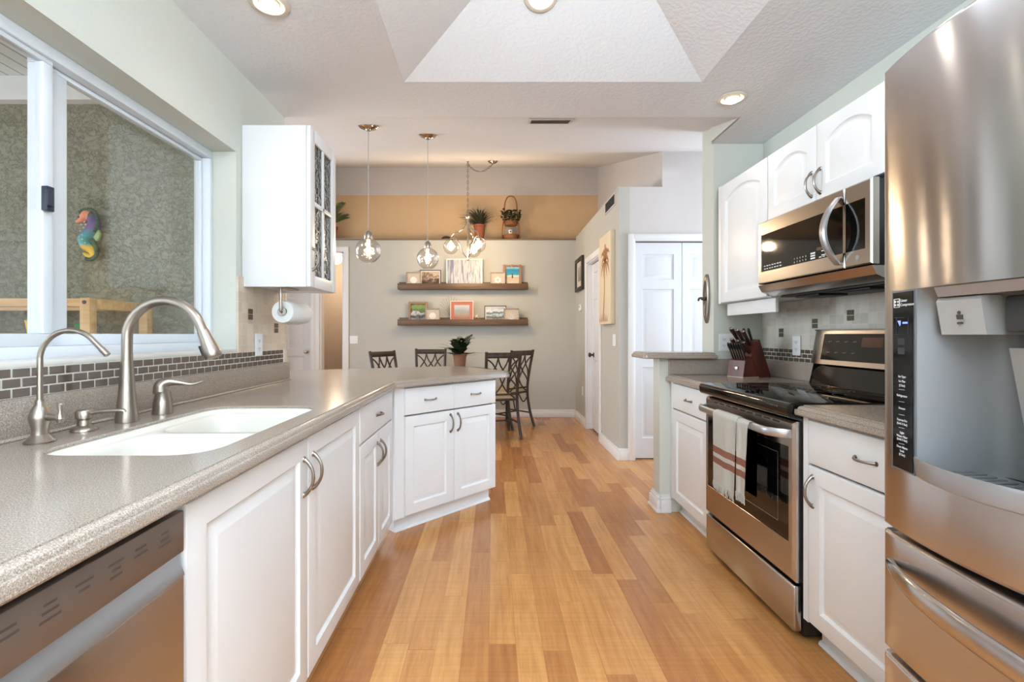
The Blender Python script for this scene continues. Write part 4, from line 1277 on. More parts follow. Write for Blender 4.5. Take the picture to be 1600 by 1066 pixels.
t = thing('plank_photo', 'beach photo clipped on upright brown planks at the end of the upper ledge', 'picture', (0.277, 6.66, ZU), group='framed pictures on the picture ledges')
for k in range(5):
    g = G(); g.box(-0.135 + k * 0.055, -0.135 + k * 0.055 + 0.046, 0.0, 0.014, 0, 0.322 - 0.006 * (k % 2), 0.002); part('plank', g, brown_frame, t)
g = G(); g.box(-0.085, 0.105, 0.015, 0.022, 0.05, 0.07); g.box(-0.085, 0.105, 0.015, 0.022, 0.24, 0.26); part('batten', g, brown_frame, t)
g = G(); g.box(-0.085, 0.095, -0.0025, -0.0005, 0.03, 0.285)
ph = part('photo', g, pic_material('beach_photo', [(0.0, S(222, 206, 182)), (0.45, S(208, 182, 150)), (0.52, S(236, 230, 220)), (0.58, S(50, 160, 186)), (0.85, S(30, 130, 168)), (0.95, S(140, 190, 210))], 5, 0.12, 'Z', 0.03, 0.285), t)
g = G(); g.sphere((0.0, -0.003, 0.15), 0.012, 10, 0.8, 0.2, 2.2); g.sphere((0.0, -0.003, 0.186), 0.008, 10, 1, 0.3, 1); part('figure', g, dark_frame, ph)
# lower ledge
frame('photo_frame', 'brown wooden frame with a green garden photo on the lower ledge', -1.195, -0.925, ZL, 1.645, 6.66, brown_frame, 0.03,
      pic_material('garden_photo', [(0.0, S(190, 186, 180)), (0.25, S(40, 40, 50)), (0.45, S(210, 206, 204)), (0.55, S(80, 100, 50)), (0.8, S(138, 156, 88)), (1.0, S(92, 114, 62))], 16, 0.7, 'Z', 0.02, 0.28))
frame('shadow_box', 'small grey shadow box with a sand dollar on the lower ledge', -0.952, -0.745, ZL, 1.552, 6.615, grey_frame, 0.012, linen, extra=sand_dollar)
t = thing('twig_bundle', 'dry bare twigs leaning behind the coral framed picture', 'dried twigs', (-0.62, 6.664, ZL + 0.004))
g = G()
rnd = random.Random(3)
for k in range(11):
    a = -0.6 + 0.11 * k
    l_ = 0.40 - 0.02 * abs(k - 4) + 0.03 * rnd.random()
    g.tube(spline([(0.045 + 0.003 * k, 0.01, 0), (0.045 + 0.5 * l_ * math.sin(a * 0.7), 0.008 - 0.02 * rnd.random(), 0.5 * l_), (0.05 + l_ * math.sin(a), 0.02, l_ * math.cos(a) * 0.96)], 5), 0.0016, 5)
part('twigs', g, M('dry_twig', (120, 96, 80), 0.9), t)
frame('photo_frame', 'coral picture with pale border and beach path on the lower ledge', -0.60, -0.272, ZL, 1.655, 6.625, M('pale_coral_border', (236, 206, 190), 0.5), 0.012,
      pic_material('dune_photo', [(0.0, S(150, 110, 92)), (0.35, S(176, 150, 128)), (0.55, S(150, 160, 160)), (0.75, S(186, 186, 184)), (1.0, S(204, 200, 196))], 7, 0.4, 'Z', 0.05, 0.26), 0.045, coral_frame)
g = G()
st = []
for k in range(10):
    a = k * PI / 5 + 0.3; r = 0.05 if k % 2 == 0 else 0.017
    st.append((r * math.cos(a), r * math.sin(a)))
g.loops([[V((-0.225 + p, 6.598 + q * 0.14, 1.437 + q * 0.85)) for p, q in st], [V((-0.225 + p * 0.6, 6.588 + q * 0.1, 1.437 + q * 0.55)) for p, q in st]])
solo('starfish', g, M('pale_starfish', (222, 190, 160), 0.9), 'pale starfish leaning by the coral picture', 'starfish')
frame('photo_frame', 'dark framed palm tree photo on the lower ledge', -0.118, 0.192, ZL, 1.59, 6.66, dark_frame, 0.010,
      pic_material('palm_photo', [(0.0, S(196, 180, 160)), (0.3, S(90, 98, 84)), (0.45, S(198, 206, 206)), (0.58, S(70, 84, 84)), (0.75, S(226, 228, 228)), (1.0, S(180, 186, 192))], 12, 0.7, 'Z', 0.02, 0.22), 0.014, white_frame)
frame('shadow_box', 'grey shadow box with a white coral fan on the lower ledge', 0.152, 0.372, ZL, 1.552, 6.615, grey_frame, 0.012, linen, extra=coral_fan)

# plant ledge ornaments (base Z 2.546)
ZP = 2.5455
def blades(g, c, n, rmin, rmax, hmin, hmax, wd, seed, seg=6, droop=0.5):
    rd = random.Random(seed)
    for k in range(n):
        a = rd.random() * 2 * PI; R = rmin + (rmax - rmin) * rd.random(); H = hmin + (hmax - hmin) * rd.random() * (1 - 0.4 * R / rmax)
        d = V((math.cos(a), math.sin(a), 0)); s = V((-d.y, d.x, 0))
        w0 = wd * (0.7 + 0.6 * rd.random())
        A_, B_ = [], []
        for i in range(seg + 1):
            t_ = i / seg
            p = V(c) + V((d.x * 1.03, d.y * 0.7, 0)) * (R * t_ ** 1.2) + V((0, 0, H * (t_ * (1 + droop) - droop * t_ ** 2.4 * (1 + R))))
            ww = w0 * (1 - t_ ** 2) * (0.5 + min(1, t_ * 3) * 0.5) + 0.0004
            A_.append(p - s * ww); B_.append(p + s * ww + V((0, 0, 0.001)))
        for i in range(seg):
            g.face([A_[i], A_[i + 1], B_[i + 1], B_[i]])
def pot(t, r0, r1, h, m, z=0.0, nm='pot'):
    g = G(); g.lathe([(r0, z), (r1, z + h * 0.86), (r1 * 1.08, z + h * 0.87), (r1 * 1.08, z + h), (r1 * 0.95, z + h), (r1 * 0.9, z + h * 0.9), (0.003, z + h * 0.88)], (0, 0, 0), 26)
    return part(nm, g, m, t)
t = thing('spiky_grass_plant', 'spiky grassy plant in a terracotta pot on the plant ledge', 'potted plant', (-0.195, 6.87, ZP))
pot(t, 0.06, 0.082, 0.235, terracotta)
g = G(); blades(g, (0, 0, 0.20), 420, 0.08, 0.31, 0.06, 0.36, 0.0058, 5, droop=0.6); part('foliage', g, leaf_grassy, t)
t = thing('wicker_stand', 'two-tier wicker basket stand with a hoop handle on the plant ledge', 'basket stand', (0.262, 6.86, ZP))
g = G()
for s in (-1, 1):
    for yy in (-0.055, 0.055):
        g.tube(spline([(s * 0.135, yy, 0.0), (s * 0.118, yy, 0.2), (s * 0.092, yy * 0.6, 0.42)], 5), 0.008, 8)
g.tube(spline([(-0.095, 0, 0.40), (-0.085, 0, 0.55), (-0.05, 0, 0.635), (0, 0, 0.655), (0.05, 0, 0.635), (0.085, 0, 0.55), (0.095, 0, 0.40)], 6), 0.009, 8)
part('stand_frame', g, wicker, t)
def basket(z, r, h):
    g = G(); g.lathe([(r * 0.86, z), (r, z + h), (r * 0.95, z + h), (r * 0.82, z + 0.012), (0.003, z + 0.012)], (0, 0, 0), 24)
    for k in range(4): g.tube(arc((0, 0, z + h * (k + 0.5) / 4), r * (0.88 + 0.14 * k / 4), 0, 2 * PI, 24, 'xy')[:-1], 0.007, 6, closed=True)
    part('basket', g, wicker, t)
basket(0.0, 0.118, 0.085); basket(0.225, 0.102, 0.085)
g = G(); g.box(-0.088, 0.088, 0.05, 0.062, 0.09, 0.215, 0.01); part('back_panel', g, grey_frame, t)
t2 = thing('trailing_plant', 'small bushy green plant in a white pot in the wicker stand', 'potted plant', (0.262, 6.86, ZP + 0.238))
g = G(); g.lathe([(0.04, 0), (0.05, 0.085), (0.045, 0.085), (0.003, 0.075)], (0, 0, 0), 20); part('pot', g, shell_white, t2)
g = G(); rd = random.Random(11)
for k in range(190):
    a = rd.random() * 2 * PI; r = 0.045 * math.sqrt(rd.random()); z_ = 0.10 + 0.10 * rd.random()
    c = V((r * math.cos(a), r * math.sin(a), z_))
    if k > 45:
        c = V((0.27 * (rd.random() - 0.5), -0.125 - 0.03 * rd.random(), 0.02 + 0.16 * rd.random())); a = -PI / 2 + 2.2 * (rd.random() - 0.5)
    d = V((math.cos(a), math.sin(a), rd.random() - 0.4)).normalized() * 0.046; s = d.cross(V((0, 0, 1))).normalized() * 0.02
    g.face([c, c + d * 0.5 + s, c + d, c + d * 0.5 - s])
for k in range(12): g.tube([(0, 0, 0.07), (0.05 * math.cos(k), 0.05 * math.sin(k), 0.13)], 0.002, 5)
part('foliage', g, leaf_dark, t2)
g = G(); g.lathe([(0.028, 0.0), (0.03, 0.012), (0.026, 0.02), (0.03, 0.05), (0.022, 0.062), (0.003, 0.064)], (0.255, 6.80, ZP + 0.0865), 18)
g.mi = 1; g.lathe([(0.011, -0.0), (0.010, -0.002), (0.002, -0.003)], (0.255, 6.7695, ZP + 0.12), 14, 'y')
solo('small_jar', g, [shell_white, black_matte], 'small white jar with a dark dot in the lower wicker basket', 'jar', base=(0.255, 6.80, ZP + 0.0865))
t = thing('covered_dish', 'low dark covered dish on the plant ledge', 'dish', (-0.675, 6.86, ZP))
g = G(); g.lathe([(0.035, 0), (0.05, 0.012), (0.05, 0.03), (0.003, 0.03)], (0, 0, 0), 24); part('bowl', g, M('pale_stone', (170, 150, 130), 0.7), t)
g = G(); g.lathe([(0.072, 0.031), (0.07, 0.042), (0.045, 0.062), (0.012, 0.07), (0.003, 0.072)], (0, 0, 0), 24); part('lid', g, dark_frame, t)
t = thing('palm_plant', 'dark green palm plant on the plant ledge behind the wall cabinet', 'potted plant', (-2.40, 6.92, ZP))
pot(t, 0.08, 0.11, 0.22, terracotta)
g = G(); rd = random.Random(4)
for k in range(15):
    a = k * 2 * PI / 15 + 0.2; R = 0.26 + 0.06 * rd.random(); H = 0.16 + 0.34 * rd.random()
    d = V((math.cos(a), math.sin(a) * 0.7, 0)); c0 = V((0, 0, 0.2))
    P_ = [c0 + d * (R * q) + V((0, 0, H * (1.7 * q - 0.8 * q * q))) for q in (0, 0.25, 0.5, 0.75, 1.0)]
    P_ = spline(P_, 4); g.tube(P_, 0.003, 5)
    s0 = V((-d.y, d.x, 0)).normalized()
    for i in range(5, len(P_) - 1):
        l_ = 0.12 * (1 - abs((i - 9) / 12))
        tg = (P_[i + 1] - P_[i]).normalized()
        for sg in (-1, 1):
            e = (s0 * sg * 0.75 + tg * 0.7 + V((0, 0, -0.15))).normalized() * l_
            wv = tg * 0.007
            g.face([P_[i] - wv, P_[i] + e * 0.5 - wv * 1.2, P_[i] + e, P_[i] + e * 0.5 + wv * 1.2, P_[i] + wv])
part('foliage', g, leaf_mid, t)

# hall wall pictures
t = thing('palm_canvas', 'tall cream canvas with a brown palm tree on the hall wall', 'wall art', (1.16, 4.79, 1.29), world=True)
g = G(); g.box(1.142, 1.185, 4.56, 5.05, 1.285, 2.20, 0.003); cvs = part('canvas', g, M('cream_canvas', (226, 208, 178), 0.85), t)
g = G()
trunk = spline([(1.1405, 4.86, 1.33), (1.1405, 4.82, 1.55), (1.1405, 4.80, 1.80), (1.1405, 4.78, 1.92)], 6)
def ribbon(g, pts, ws):
    for i in range(len(pts) - 1):
        a, b = V(pts[i]), V(pts[i + 1]); d = (b - a).normalized(); n_ = V((0, -d.z, d.y))
        g.face([a - n_ * ws[i], b - n_ * ws[i + 1], b + n_ * ws[i + 1], a + n_ * ws[i]])
ribbon(g, trunk, lerp_list([0.02, 0.012, 0.010, 0.008], len(trunk)))
for k in range(11):
    a = math.radians(-60 + k * 30); l_ = 0.20 if k % 2 else 0.15
    pts = spline([(1.1403, 4.78, 1.92), (1.1403, 4.78 + 0.55 * l_ * math.cos(a), 1.92 + 0.65 * l_ * math.sin(a) + 0.035), (1.1403, 4.78 + l_ * math.cos(a), 1.92 + l_ * math.sin(a) - 0.03)], 5)
    ribbon(g, pts, lerp_list([0.006, 0.02, 0.003], len(pts)))
for k in range(7):
    y_ = 4.70 + k * 0.05; ribbon(g, [(1.1404, y_, 1.315), (1.1404, y_ + 0.02 * (k - 3) * 0.4, 1.37 + 0.015 * (k % 3))], [0.012, 0.002])
part('palm_painting', g, M('sienna_paint', (176, 120, 76), 0.8), cvs, smooth=0)
t = thing('wall_picture', 'small dark framed picture at the far end of the hall wall', 'picture', (1.17, 6.36, 1.76), world=True)
g = G(); fz0, fz1, fy0, fy1 = 1.77, 2.215, 6.10, 6.60
for (a, b, c, d) in ((fy0, fy0 + 0.05, fz0, fz1), (fy1 - 0.05, fy1, fz0, fz1), (fy0 + 0.05, fy1 - 0.05, fz0, fz0 + 0.05), (fy0 + 0.05, fy1 - 0.05, fz1 - 0.05, fz1)): g.box(1.150, 1.1855, a, b, c, d, 0.004)
part('frame_border', g, dark_frame, t)
g = G(); g.box(1.172, 1.176, fy0 + 0.05, fy1 - 0.05, fz0 + 0.05, fz1 - 0.05); part('picture_mat', g, M('pale_mat', (214, 206, 194), 0.8), t)
g = G(); g.box(1.1712, 1.1722, 6.24, 6.46, 1.90, 2.09); part('picture', g, pic_material('faded_print', [(0.2, S(120, 120, 110)), (0.6, S(186, 178, 160)), (1, S(210, 204, 194))], 8, 0.6, 'Z', -0.2, 0.8), t)

# table and chairs
t = thing('dining_table', 'dark round pedestal dining table behind the peninsula', 'table', (-0.55, 5.76, 0))
g = G(); g.lathe([(0.003, 0.715), (0.50, 0.715), (0.545, 0.725), (0.55, 0.738), (0.545, 0.75), (0.003, 0.75)], (0, 0, 0), 48); part('tabletop', g, rattan, t)
g = G(); g.lathe([(0.16, 0.06), (0.10, 0.09), (0.06, 0.16), (0.055, 0.45), (0.085, 0.62), (0.14, 0.70), (0.16, 0.714)], (0, 0, 0), 28); part('pedestal', g, rattan, t)
for k in range(4):
    a = k * PI / 2 + 0.35; d = V((math.cos(a), math.sin(a), 0))
    g = G(); g.tube(spline([d * 0.08 + V((0, 0, 0.10)), d * 0.26 + V((0, 0, 0.085)), d * 0.40 + V((0, 0, 0.035)), d * 0.44 + V((0, 0, 0.022))], 5), lerp_list([0.035, 0.03, 0.024, 0.022], 16), 10); part('foot', g, rattan, t)
def make_chair(label, loc, rot):
    t = thing('dining_chair', label, 'chair', loc, rot, group='dark rattan chairs at the dining table')
    Rr = 0.016
    for s in (-1, 1):
        g = G(); g.tube(spline([(s * 0.205, 0.20, 0.0), (s * 0.198, 0.19, 0.2), (s * 0.19, 0.185, 0.44)], 5), 0.017, 10); part('leg', g, rattan, t)
        g = G(); g.tube(spline([(s * 0.20, -0.30, 0.0), (s * 0.19, -0.235, 0.2), (s * 0.182, -0.20, 0.45), (s * 0.19, -0.225, 0.7), (s * 0.20, -0.285, 0.985)], 7), 0.0175, 10)
        lg = part('leg', g, rattan, t)
    g = G(); g.box(-0.20, 0.20, -0.205, 0.20, 0.425, 0.452, 0.01); part('seat_frame', g, rattan, t)
    g = G()
    def cu(u, v):
        x, y = (u - 0.5) * 0.40, (v - 0.5) * 0.40
        k = max(0, 1 - (2 * abs(u - 0.5)) ** 4) * max(0, 1 - (2 * abs(v - 0.5)) ** 4)
        return V((x, y, 0.4525 + 0.045 * k ** 0.4))
    g.grid(cu, 14, 14); g.box(-0.198, 0.198, -0.198, 0.198, 0.4522, 0.462, 0.004); part('seat_cushion', g, cushion, t)
    g = G(); g.box(-0.195, 0.195, -0.297, -0.258, 0.915, 0.965, 0.012); g.tube([(-0.2, -0.283, 0.965), (0.2, -0.283, 0.965)], 0.014, 10); part('top_rail', g, rattan, t)
    # gothic lattice of bent canes
    def Y_(z): return -0.20 - 0.085 * max(0, (z - 0.45) / 0.535) ** 1.3
    def cane(pts): 
        P_ = spline([(x, Y_(z), z) for x, z in pts], 6); g = G(); g.tube(P_, 0.009, 8); return g
    for s in (-1, 1):
        part('back_cane', cane([(s * 0.18, 0.90), (s * 0.12, 0.85), (s * 0.05, 0.74), (s * 0.0, 0.62), (-s * 0.06, 0.53), (-s * 0.15, 0.46)]), rattan, t)
        part('back_cane', cane([(s * 0.06, 0.915), (s * 0.085, 0.82), (s * 0.15, 0.72), (s * 0.17, 0.62)]), rattan, t)
        part('back_cane', cane([(s * 0.06, 0.915), (s * 0.03, 0.83), (-s * 0.05, 0.72), (-s * 0.13, 0.64), (-s * 0.175, 0.58)]), rattan, t)
    g = G(); g.tube([(-0.18, -0.20, 0.50), (0.18, -0.20, 0.50)], 0.011, 8); part('lower_rail', g, rattan, t)
    for s in (-1, 1):
        g = G(); g.tube([(s * 0.195, -0.24, 0.17), (s * 0.198, 0.19, 0.17)], 0.010, 8); part('stretcher', g, rattan, t)
        g = G(); g.tube(spline([(s * 0.188, -0.21, 0.40), (s * 0.19, -0.12, 0.30), (s * 0.192, -0.02, 0.42)], 6), 0.008, 8); part('brace', g, rattan, t)
    g = G(); g.tube([(-0.198, -0.02, 0.17), (0.198, -0.02, 0.17)], 0.010, 8); part('stretcher', g, rattan, t)
    return t
c0 = make_chair('nearest dark rattan chair, half behind the outer end of the peninsula', (0.05, 5.53, 0), 0.26)
copy_tree(c0, loc=(0.18, 6.14, 0), rotz=0.77, label='dark rattan chair just behind the nearest rattan chair')
copy_tree(c0, loc=(-0.82, 6.20, 0), rotz=PI + 0.12, label='dark rattan chair left of the potted fern')
copy_tree(c0, loc=(-1.08, 5.48, 0), rotz=-PI / 2 - 0.55, label='leftmost dark rattan chair below the switch plate')
# table plant
t = thing('potted_fern', 'dark leafy plant in a brown pot on the dining table', 'potted plant', (-0.375, 5.35, 0.7505))
pot(t, 0.055, 0.074, 0.215, M('brown_clay', (140, 98, 74), 0.75))
g = G(); rd = random.Random(9)
for k in range(46):
    a = rd.random() * 2 * PI; R = 0.14 + 0.17 * rd.random(); H = 0.02 + 0.26 * rd.random()
    d = V((math.cos(a), math.sin(a), 0)); s = V((-d.y, d.x, 0)); c = V((0, 0, 0.18)); n_ = 7; A_ = []; B_ = []
    for i in range(n_ + 1):
        q = i / n_; p = c + d * R * q + V((0, 0, H * (2.1 * q - 1.3 * q * q))); wv = 0.036 * math.sin(PI * min(1, 0.12 + q * 0.9)) * (1 + 0.35 * (i % 2))
        A_.append(p - s * wv); B_.append(p + s * wv)
    for i in range(n_): g.face([A_[i], A_[i + 1], B_[i + 1], B_[i]])
P_ = spline([(0.02, 0, 0.2), (0.05, 0, 0.32), (0.09, 0, 0.39), (0.145, 0, 0.43)], 5)
for i in range(len(P_) - 1):
    wv = 0.012 * (1 - abs(i / len(P_) - 0.5)); u_ = V((-0.5, 0, 0.8)).normalized() * wv
    g.face([P_[i] - u_, P_[i + 1] - u_, P_[i + 1] + u_, P_[i] + u_])
part('foliage', g, leaf_dark, t)

# ================================================================== RIGHT RUN
R90 = -PI / 2
t = thing('corner_cabinet', 'white base cabinet between the half wall and the range', 'cabinet', (1.18, 3.122, 0), R90)
cabinet_box(t, 0.556, depth=0.60)
front(t, 'drawer', 0.035, 0.548, 0.70, 0.862, 'h')
front(t, 'door', 0.035, 0.548, 0.105, 0.692)
g = G(); g.box(0.0, 0.032, 0.003, 0.021, 0.1, 0.872); part('filler', g, cab_white, t)
t = thing('range_side_cabinet', 'white base cabinet between the range and the refrigerator', 'cabinet', (1.18, 1.792, 0), R90)
cabinet_box(t, 0.685, depth=0.60)
front(t, 'drawer', 0.030, 0.575, 0.70, 0.862, 'h')
front(t, 'door', 0.030, 0.575, 0.105, 0.692, (0.056, 0.655))
for (a, b) in ((0.0, 0.027), (0.578, 0.685)):
    g = G(); g.box(a, b, 0.003, 0.021, 0.1, 0.872); part('filler', g, cab_white, t)

def slab(g, P, zt, th=0.042):
    prof = [(0.022, zt), (0.0215, zt - 0.0028), (0.0195, zt - 0.0032), (0.014, zt - 0.005), (0.0095, zt - 0.0095), (0.0075, zt - 0.0150), (0.0070, zt - 0.0172), (0.0015, zt - 0.0182), (0.0, zt - 0.021), (0.0, zt - th + 0.006), (0.003, zt - th + 0.0015), (0.010, zt - th)]
    g.loops([[V((p.x, p.y, z)) for p in offset_poly(P, d)] for d, z in prof])
zt = 0.915
t = thing('countertop', 'speckled taupe countertop beside the half wall holding the knife block', 'countertop', (1.47, 2.85, 0.873), world=True)
g = G(); slab(g, [V((1.15, 2.566)), V((1.798, 2.566)), V((1.798, 3.128)), V((1.15, 3.128))], zt); part('slab', g, stone, t, smooth=30)
g = G(); g.box(1.165, 1.778, 3.110, 3.129, zt + 0.0005, 1.018, 0.003); g.box(1.779, 1.799, 2.566, 3.129, zt + 0.0005, 1.018, 0.003); part('upstand', g, stone, t)
t = thing('countertop', 'short speckled taupe countertop between the range and the refrigerator', 'countertop', (1.47, 1.45, 0.873), world=True)
g = G(); slab(g, [V((1.15, 1.11)), V((1.798, 1.11)), V((1.798, 1.794)), V((1.15, 1.794))], zt); part('slab', g, stone, t, smooth=30)
g = G(); g.box(1.779, 1.799, 1.11, 1.794, zt + 0.0005, 1.018, 0.003); part('upstand', g, stone, t)
g = G(); slab(g, round_poly([V((0.985, 3.065)), V((1.468, 3.065)), V((1.468, 3.36)), V((0.985, 3.36))], [0.03, 0, 0, 0.03], 5), 1.063)
solo('bar_ledge', g, stone, 'raised speckled bar ledge on top of the half wall', 'countertop', smooth=30)
t = thing('tile_backsplash', 'grey travertine backsplash with dark mosaic strip behind the range', 'backsplash', (1.79, 2.1, 1.02), world=True)
g = G(); g.box(1.7905, 1.7995, 1.11, 3.128, 1.0185, 1.0955); part('grout', g, grout_m, t)
g = G(); mosaic_rows(g, 1.7885, 1.7905, 1.115, 3.122, 1.0185); part('mosaic', g, mosaic, t)
g = G(); g.box(1.7895, 1.7995, 1.11, 3.128, 1.0955, 1.378); part('field_tile', g, tile_cool, t)
for (yy, zz, n_) in ((2.895, 1.165, 2), (2.59, 1.215, 2), (2.33, 1.25, 2)):
    for k in range(n_):
        g = G(); g.box(1.7865, 1.7897, yy, yy + 0.045, zz + k * 0.028, zz + k * 0.028 + 0.025, 0.001, 1); part('accent_tile', g, mosaic, t)
outlet('wall_outlet', 'white double outlet on the grey tile left of the range controls', (1.7884, 2.765, 1.115), (0, -1, 0), (0, 0, 1))
outlet('wall_outlet', 'white wide outlet plate on the painted wall behind the knife block', (1.56, 3.1295, 1.128), (1, 0, 0), (0, 0, 1), 0.115, 0.116, 'outlet', 2)

# upper cabinets
def upper(name, label, y0, w_, z0, z1, doors):
    t = thing(name, label, 'cabinet', (1.47, y0, z0), R90)
    H_ = z1 - z0; D_ = 0.329
    g = G(); g.box(0, 0.018, 0.021, D_, 0, H_); g.box(w_ - 0.018, w_, 0.021, D_, 0, H_)
    g.box(0.018, w_ - 0.018, 0.021, D_, 0.004, 0.02); g.box(0.018, w_ - 0.018, 0.021, D_, H_ - 0.018, H_); g.box(0.018, w_ - 0.018, D_ - 0.01, D_, 0.02, H_ - 0.018)
    g.box(0.018, w_ - 0.018, 0.021, 0.04, 0.02, 0.04)
    part('carcass', g, cab_white, t)
    for (a, b, rise, hx) in doors:
        g = G(); door_panel(g, a, b, 0.004, H_ - 0.004, 0.0, rise=rise, fw=0.06, na=18); d_ = part('door', g, cab_white, t)
        if hx is not None:
            g = G(); bow_handle(g, (hx, 0, 0.032), (hx, 0, 0.140), (0, -1, 0)); part('handle', g, nickel_dark, d_)
    return t
tu = upper('upper_cabinet', 'tall white upper cabinet with arched door over the knife block', 3.07, 0.548, 1.38, 2.14, [(0.035, 0.542, 0.05, None)])
g = G(); g.box(0.02, 0.54, 0.05, 0.068, -0.078, -0.001, 0.002); part('light_rail', g, cab_white, tu)
g = G(); g.box(0.0, 0.032, 0.003, 0.021, 0.0, 0.76); part('filler', g, cab_white, tu)
upper('upper_cabinet', 'short white upper cabinet with two arched doors above the microwave', 2.521, 0.760, 1.785, 2.14, [(0.004, 0.379, 0.045, 0.352), (0.383, 0.757, 0.045, 0.410)])

# microwave
t = thing('microwave', 'stainless over-the-range microwave with black glass door', 'microwave', (1.42, 2.520, 1.385), R90)
Wm, Hm = 0.756, 0.388
g = G(); g.box(0.004, Wm - 0.004, 0.03, 0.366, 0.03, Hm - 0.002, 0.003); part('body', g, black_matte, t)
def ring_panel(g, x0, x1, z0, z1, wx0, wx1, wz0, wz1, y0, y1, bev=0.004):
    """front plate with a rectangular window"""
    o_ = [(x0, z0), (x1, z0), (x1, z1), (x0, z1)]; i_ = [(wx0, wz0), (wx1, wz0), (wx1, wz1), (wx0, wz1)]
    def L(P, y, d=0): 
        cx_, cz_ = (P[0][0] + P[2][0]) / 2, (P[0][1] + P[2][1]) / 2
        return [V((x + (d if x < cx_ else -d), y, z + (d if z < cz_ else -d))) for x, z in P]
    g.loops([L(i_, y1), L(i_, y0 + 0.001), L(i_, y0, -0.001), L(o_, y0, bev), L(o_, y0 + bev), L(o_, y1)], cap0=False, cap1=False)
g = G(); ring_panel(g, 0.0, 0.618, 0.062, Hm, 0.030, 0.6178, 0.125, 0.318, 0.0, 0.03, 0.006); dr = part('door', g, steel_h, t)
g = G(); g.box(0.030, 0.6178, 0.002, 0.012, 0.125, 0.318); gp = part('door_glass', g, black_gloss, dr)
g = G()
for r_ in range(2):
    zz = 0.150 - r_ * 0.015
    for k in range(7):
        g.box(0.055 + k * 0.022, 0.055 + k * 0.022 + 0.012 + 0.003 * ((k + r_) % 2), 0.0014, 0.0021, zz, zz + 0.0045)
for k, ch in enumerate('12345'): text_g(g, ch, 0.011, (0.30 + k * 0.020, 0.0016, 0.148), (1, 0, 0), (0, 0, 1))
for k, ch in enumerate('67890'): text_g(g, ch, 0.011, (0.30 + k * 0.020, 0.0016, 0.132), (1, 0, 0), (0, 0, 1))
for r_ in range(3): g.box(0.415, 0.445, 0.0014, 0.0021, 0.131 + r_ * 0.011, 0.131 + r_ * 0.011 + 0.007)
for r_ in range(2): g.box(0.485, 0.512, 0.0014, 0.0021, 0.137 + r_ * 0.018, 0.137 + r_ * 0.018 + 0.004)
for k in range(3): g.box(0.47 + k * 0.022, 0.485 + k * 0.022, 0.0014, 0.0021, 0.130, 0.134)
part('keypad_writing', g, white_mark, gp)
g = G(); g.box(0.455, 0.50, 0.0012, 0.0019, 0.162, 0.176); part('display', g, M('brown_display', (70, 50, 40), 0.2), gp)
g = G(); ring_panel(g, 0.6205, Wm, 0.062, Hm, 0.6208, 0.725, 0.125, 0.318, 0.0, 0.03, 0.006); sp_ = part('side_panel', g, steel_h, t)
g = G(); g.box(0.6208, 0.725, 0.002, 0.012, 0.125, 0.318); part('panel_glass', g, black_gloss, sp_)
g = G(); g.lathe([(0.010, 0.0), (0.010, -0.0006), (0.008, -0.0008), (0.002, -0.0008)], (0.688, -0.0001, 0.095), 20, 'y'); part('badge', g, grey_mark, sp_)
g = G()
hp = []
n_ = 16
LL = []
for i in range(n_ + 1):
    q = i / n_; z_ = 0.082 + 0.275 * q; bow = 1 - (2 * q - 1) ** 2; y_ = -0.004 - 0.062 * bow
    hw, ht = 0.015 + 0.002 * bow, 0.006
    xc = 0.588
    LL.append([V((xc - hw, y_ - ht * 0.4, z_)), V((xc - hw * 0.5, y_ - ht, z_)), V((xc + hw * 0.5, y_ - ht, z_)), V((xc + hw, y_ - ht * 0.4, z_)), V((xc + hw, y_ + ht, z_)), V((xc - hw, y_ + ht, z_))])
g.loops(LL); part('handle', g, steel_flat, dr, smooth=40)
g = G(); g.prism([(0.002, 0.056), (0.366, 0.056), (0.366, 0.0), (0.07, 0.0), (0.02, 0.022)], 'x', 0.0, Wm); part('lower_lip', g, steel_h, t)
g = G(); g.box(0.05, Wm - 0.05, 0.09, 0.36, -0.010, -0.0005, 0.004)
for a in (0.14, 0.44): g.box(a, a + 0.17, 0.11, 0.25, -0.02, -0.010, 0.004)
part('underside_filter', g, black_matte, t)

# ------------------------------------------------------------------ range
t = thing('range', 'stainless electric range with black glass cooktop', 'stove', (1.155, 2.560, 0), R90)
Wr = 0.758
g = G(); g.box(0.004, Wr - 0.004, 0.036, 0.60, 0.02, 0.862, 0.003)
for a in (0.06, Wr - 0.06):
    for b in (0.08, 0.55): g.cyl((a, b, 0.0), (a, b, 0.02), 0.018)
part('body', g, black_matte, t)
g = G(); g.box(0.006, Wr - 0.006, 0.002, 0.036, 0.035, 0.213, 0.008, 3); part('drawer', g, steel_h, t)
g = G(); ring_panel(g, 0.004, Wr - 0.004, 0.226, 0.845, 0.028, 0.722, 0.372, 0.742, 0.0, 0.036, 0.010); od = part('door', g, steel_h, t)
g = G(); g.box(0.028, 0.722, 0.003, 0.014, 0.372, 0.742); gl = part('door_glass', g, black_gloss, od)
g = G(); ring_panel(g, 0.130, 0.650, 0.425, 0.705, 0.133, 0.647, 0.428, 0.702, 0.0022, 0.003, 0.0003); part('window_outline', g, M('window_outline', (86, 80, 76), 0.3), gl)
g = G()
LL = []
n_ = 24
for i in range(n_ + 1):
    q = i / n_; x_ = 0.018 + (Wr - 0.036) * q
    e = min(q, 1 - q) / 0.09
    y_ = -0.060 if e >= 1 else -0.004 - 0.056 * math.sin(e * PI / 2)
    y_ -= 0.006 * (1 - (2 * q - 1) ** 2)
    LL.append([V((x_, y_ + 0.008 * math.cos(a), 0.795 + 0.0175 * math.sin(a))) for a in [2 * PI * k / 14 for k in range(14)]])
g.loops(LL); part('handle', g, steel_flat, od, smooth=50)
g = G()
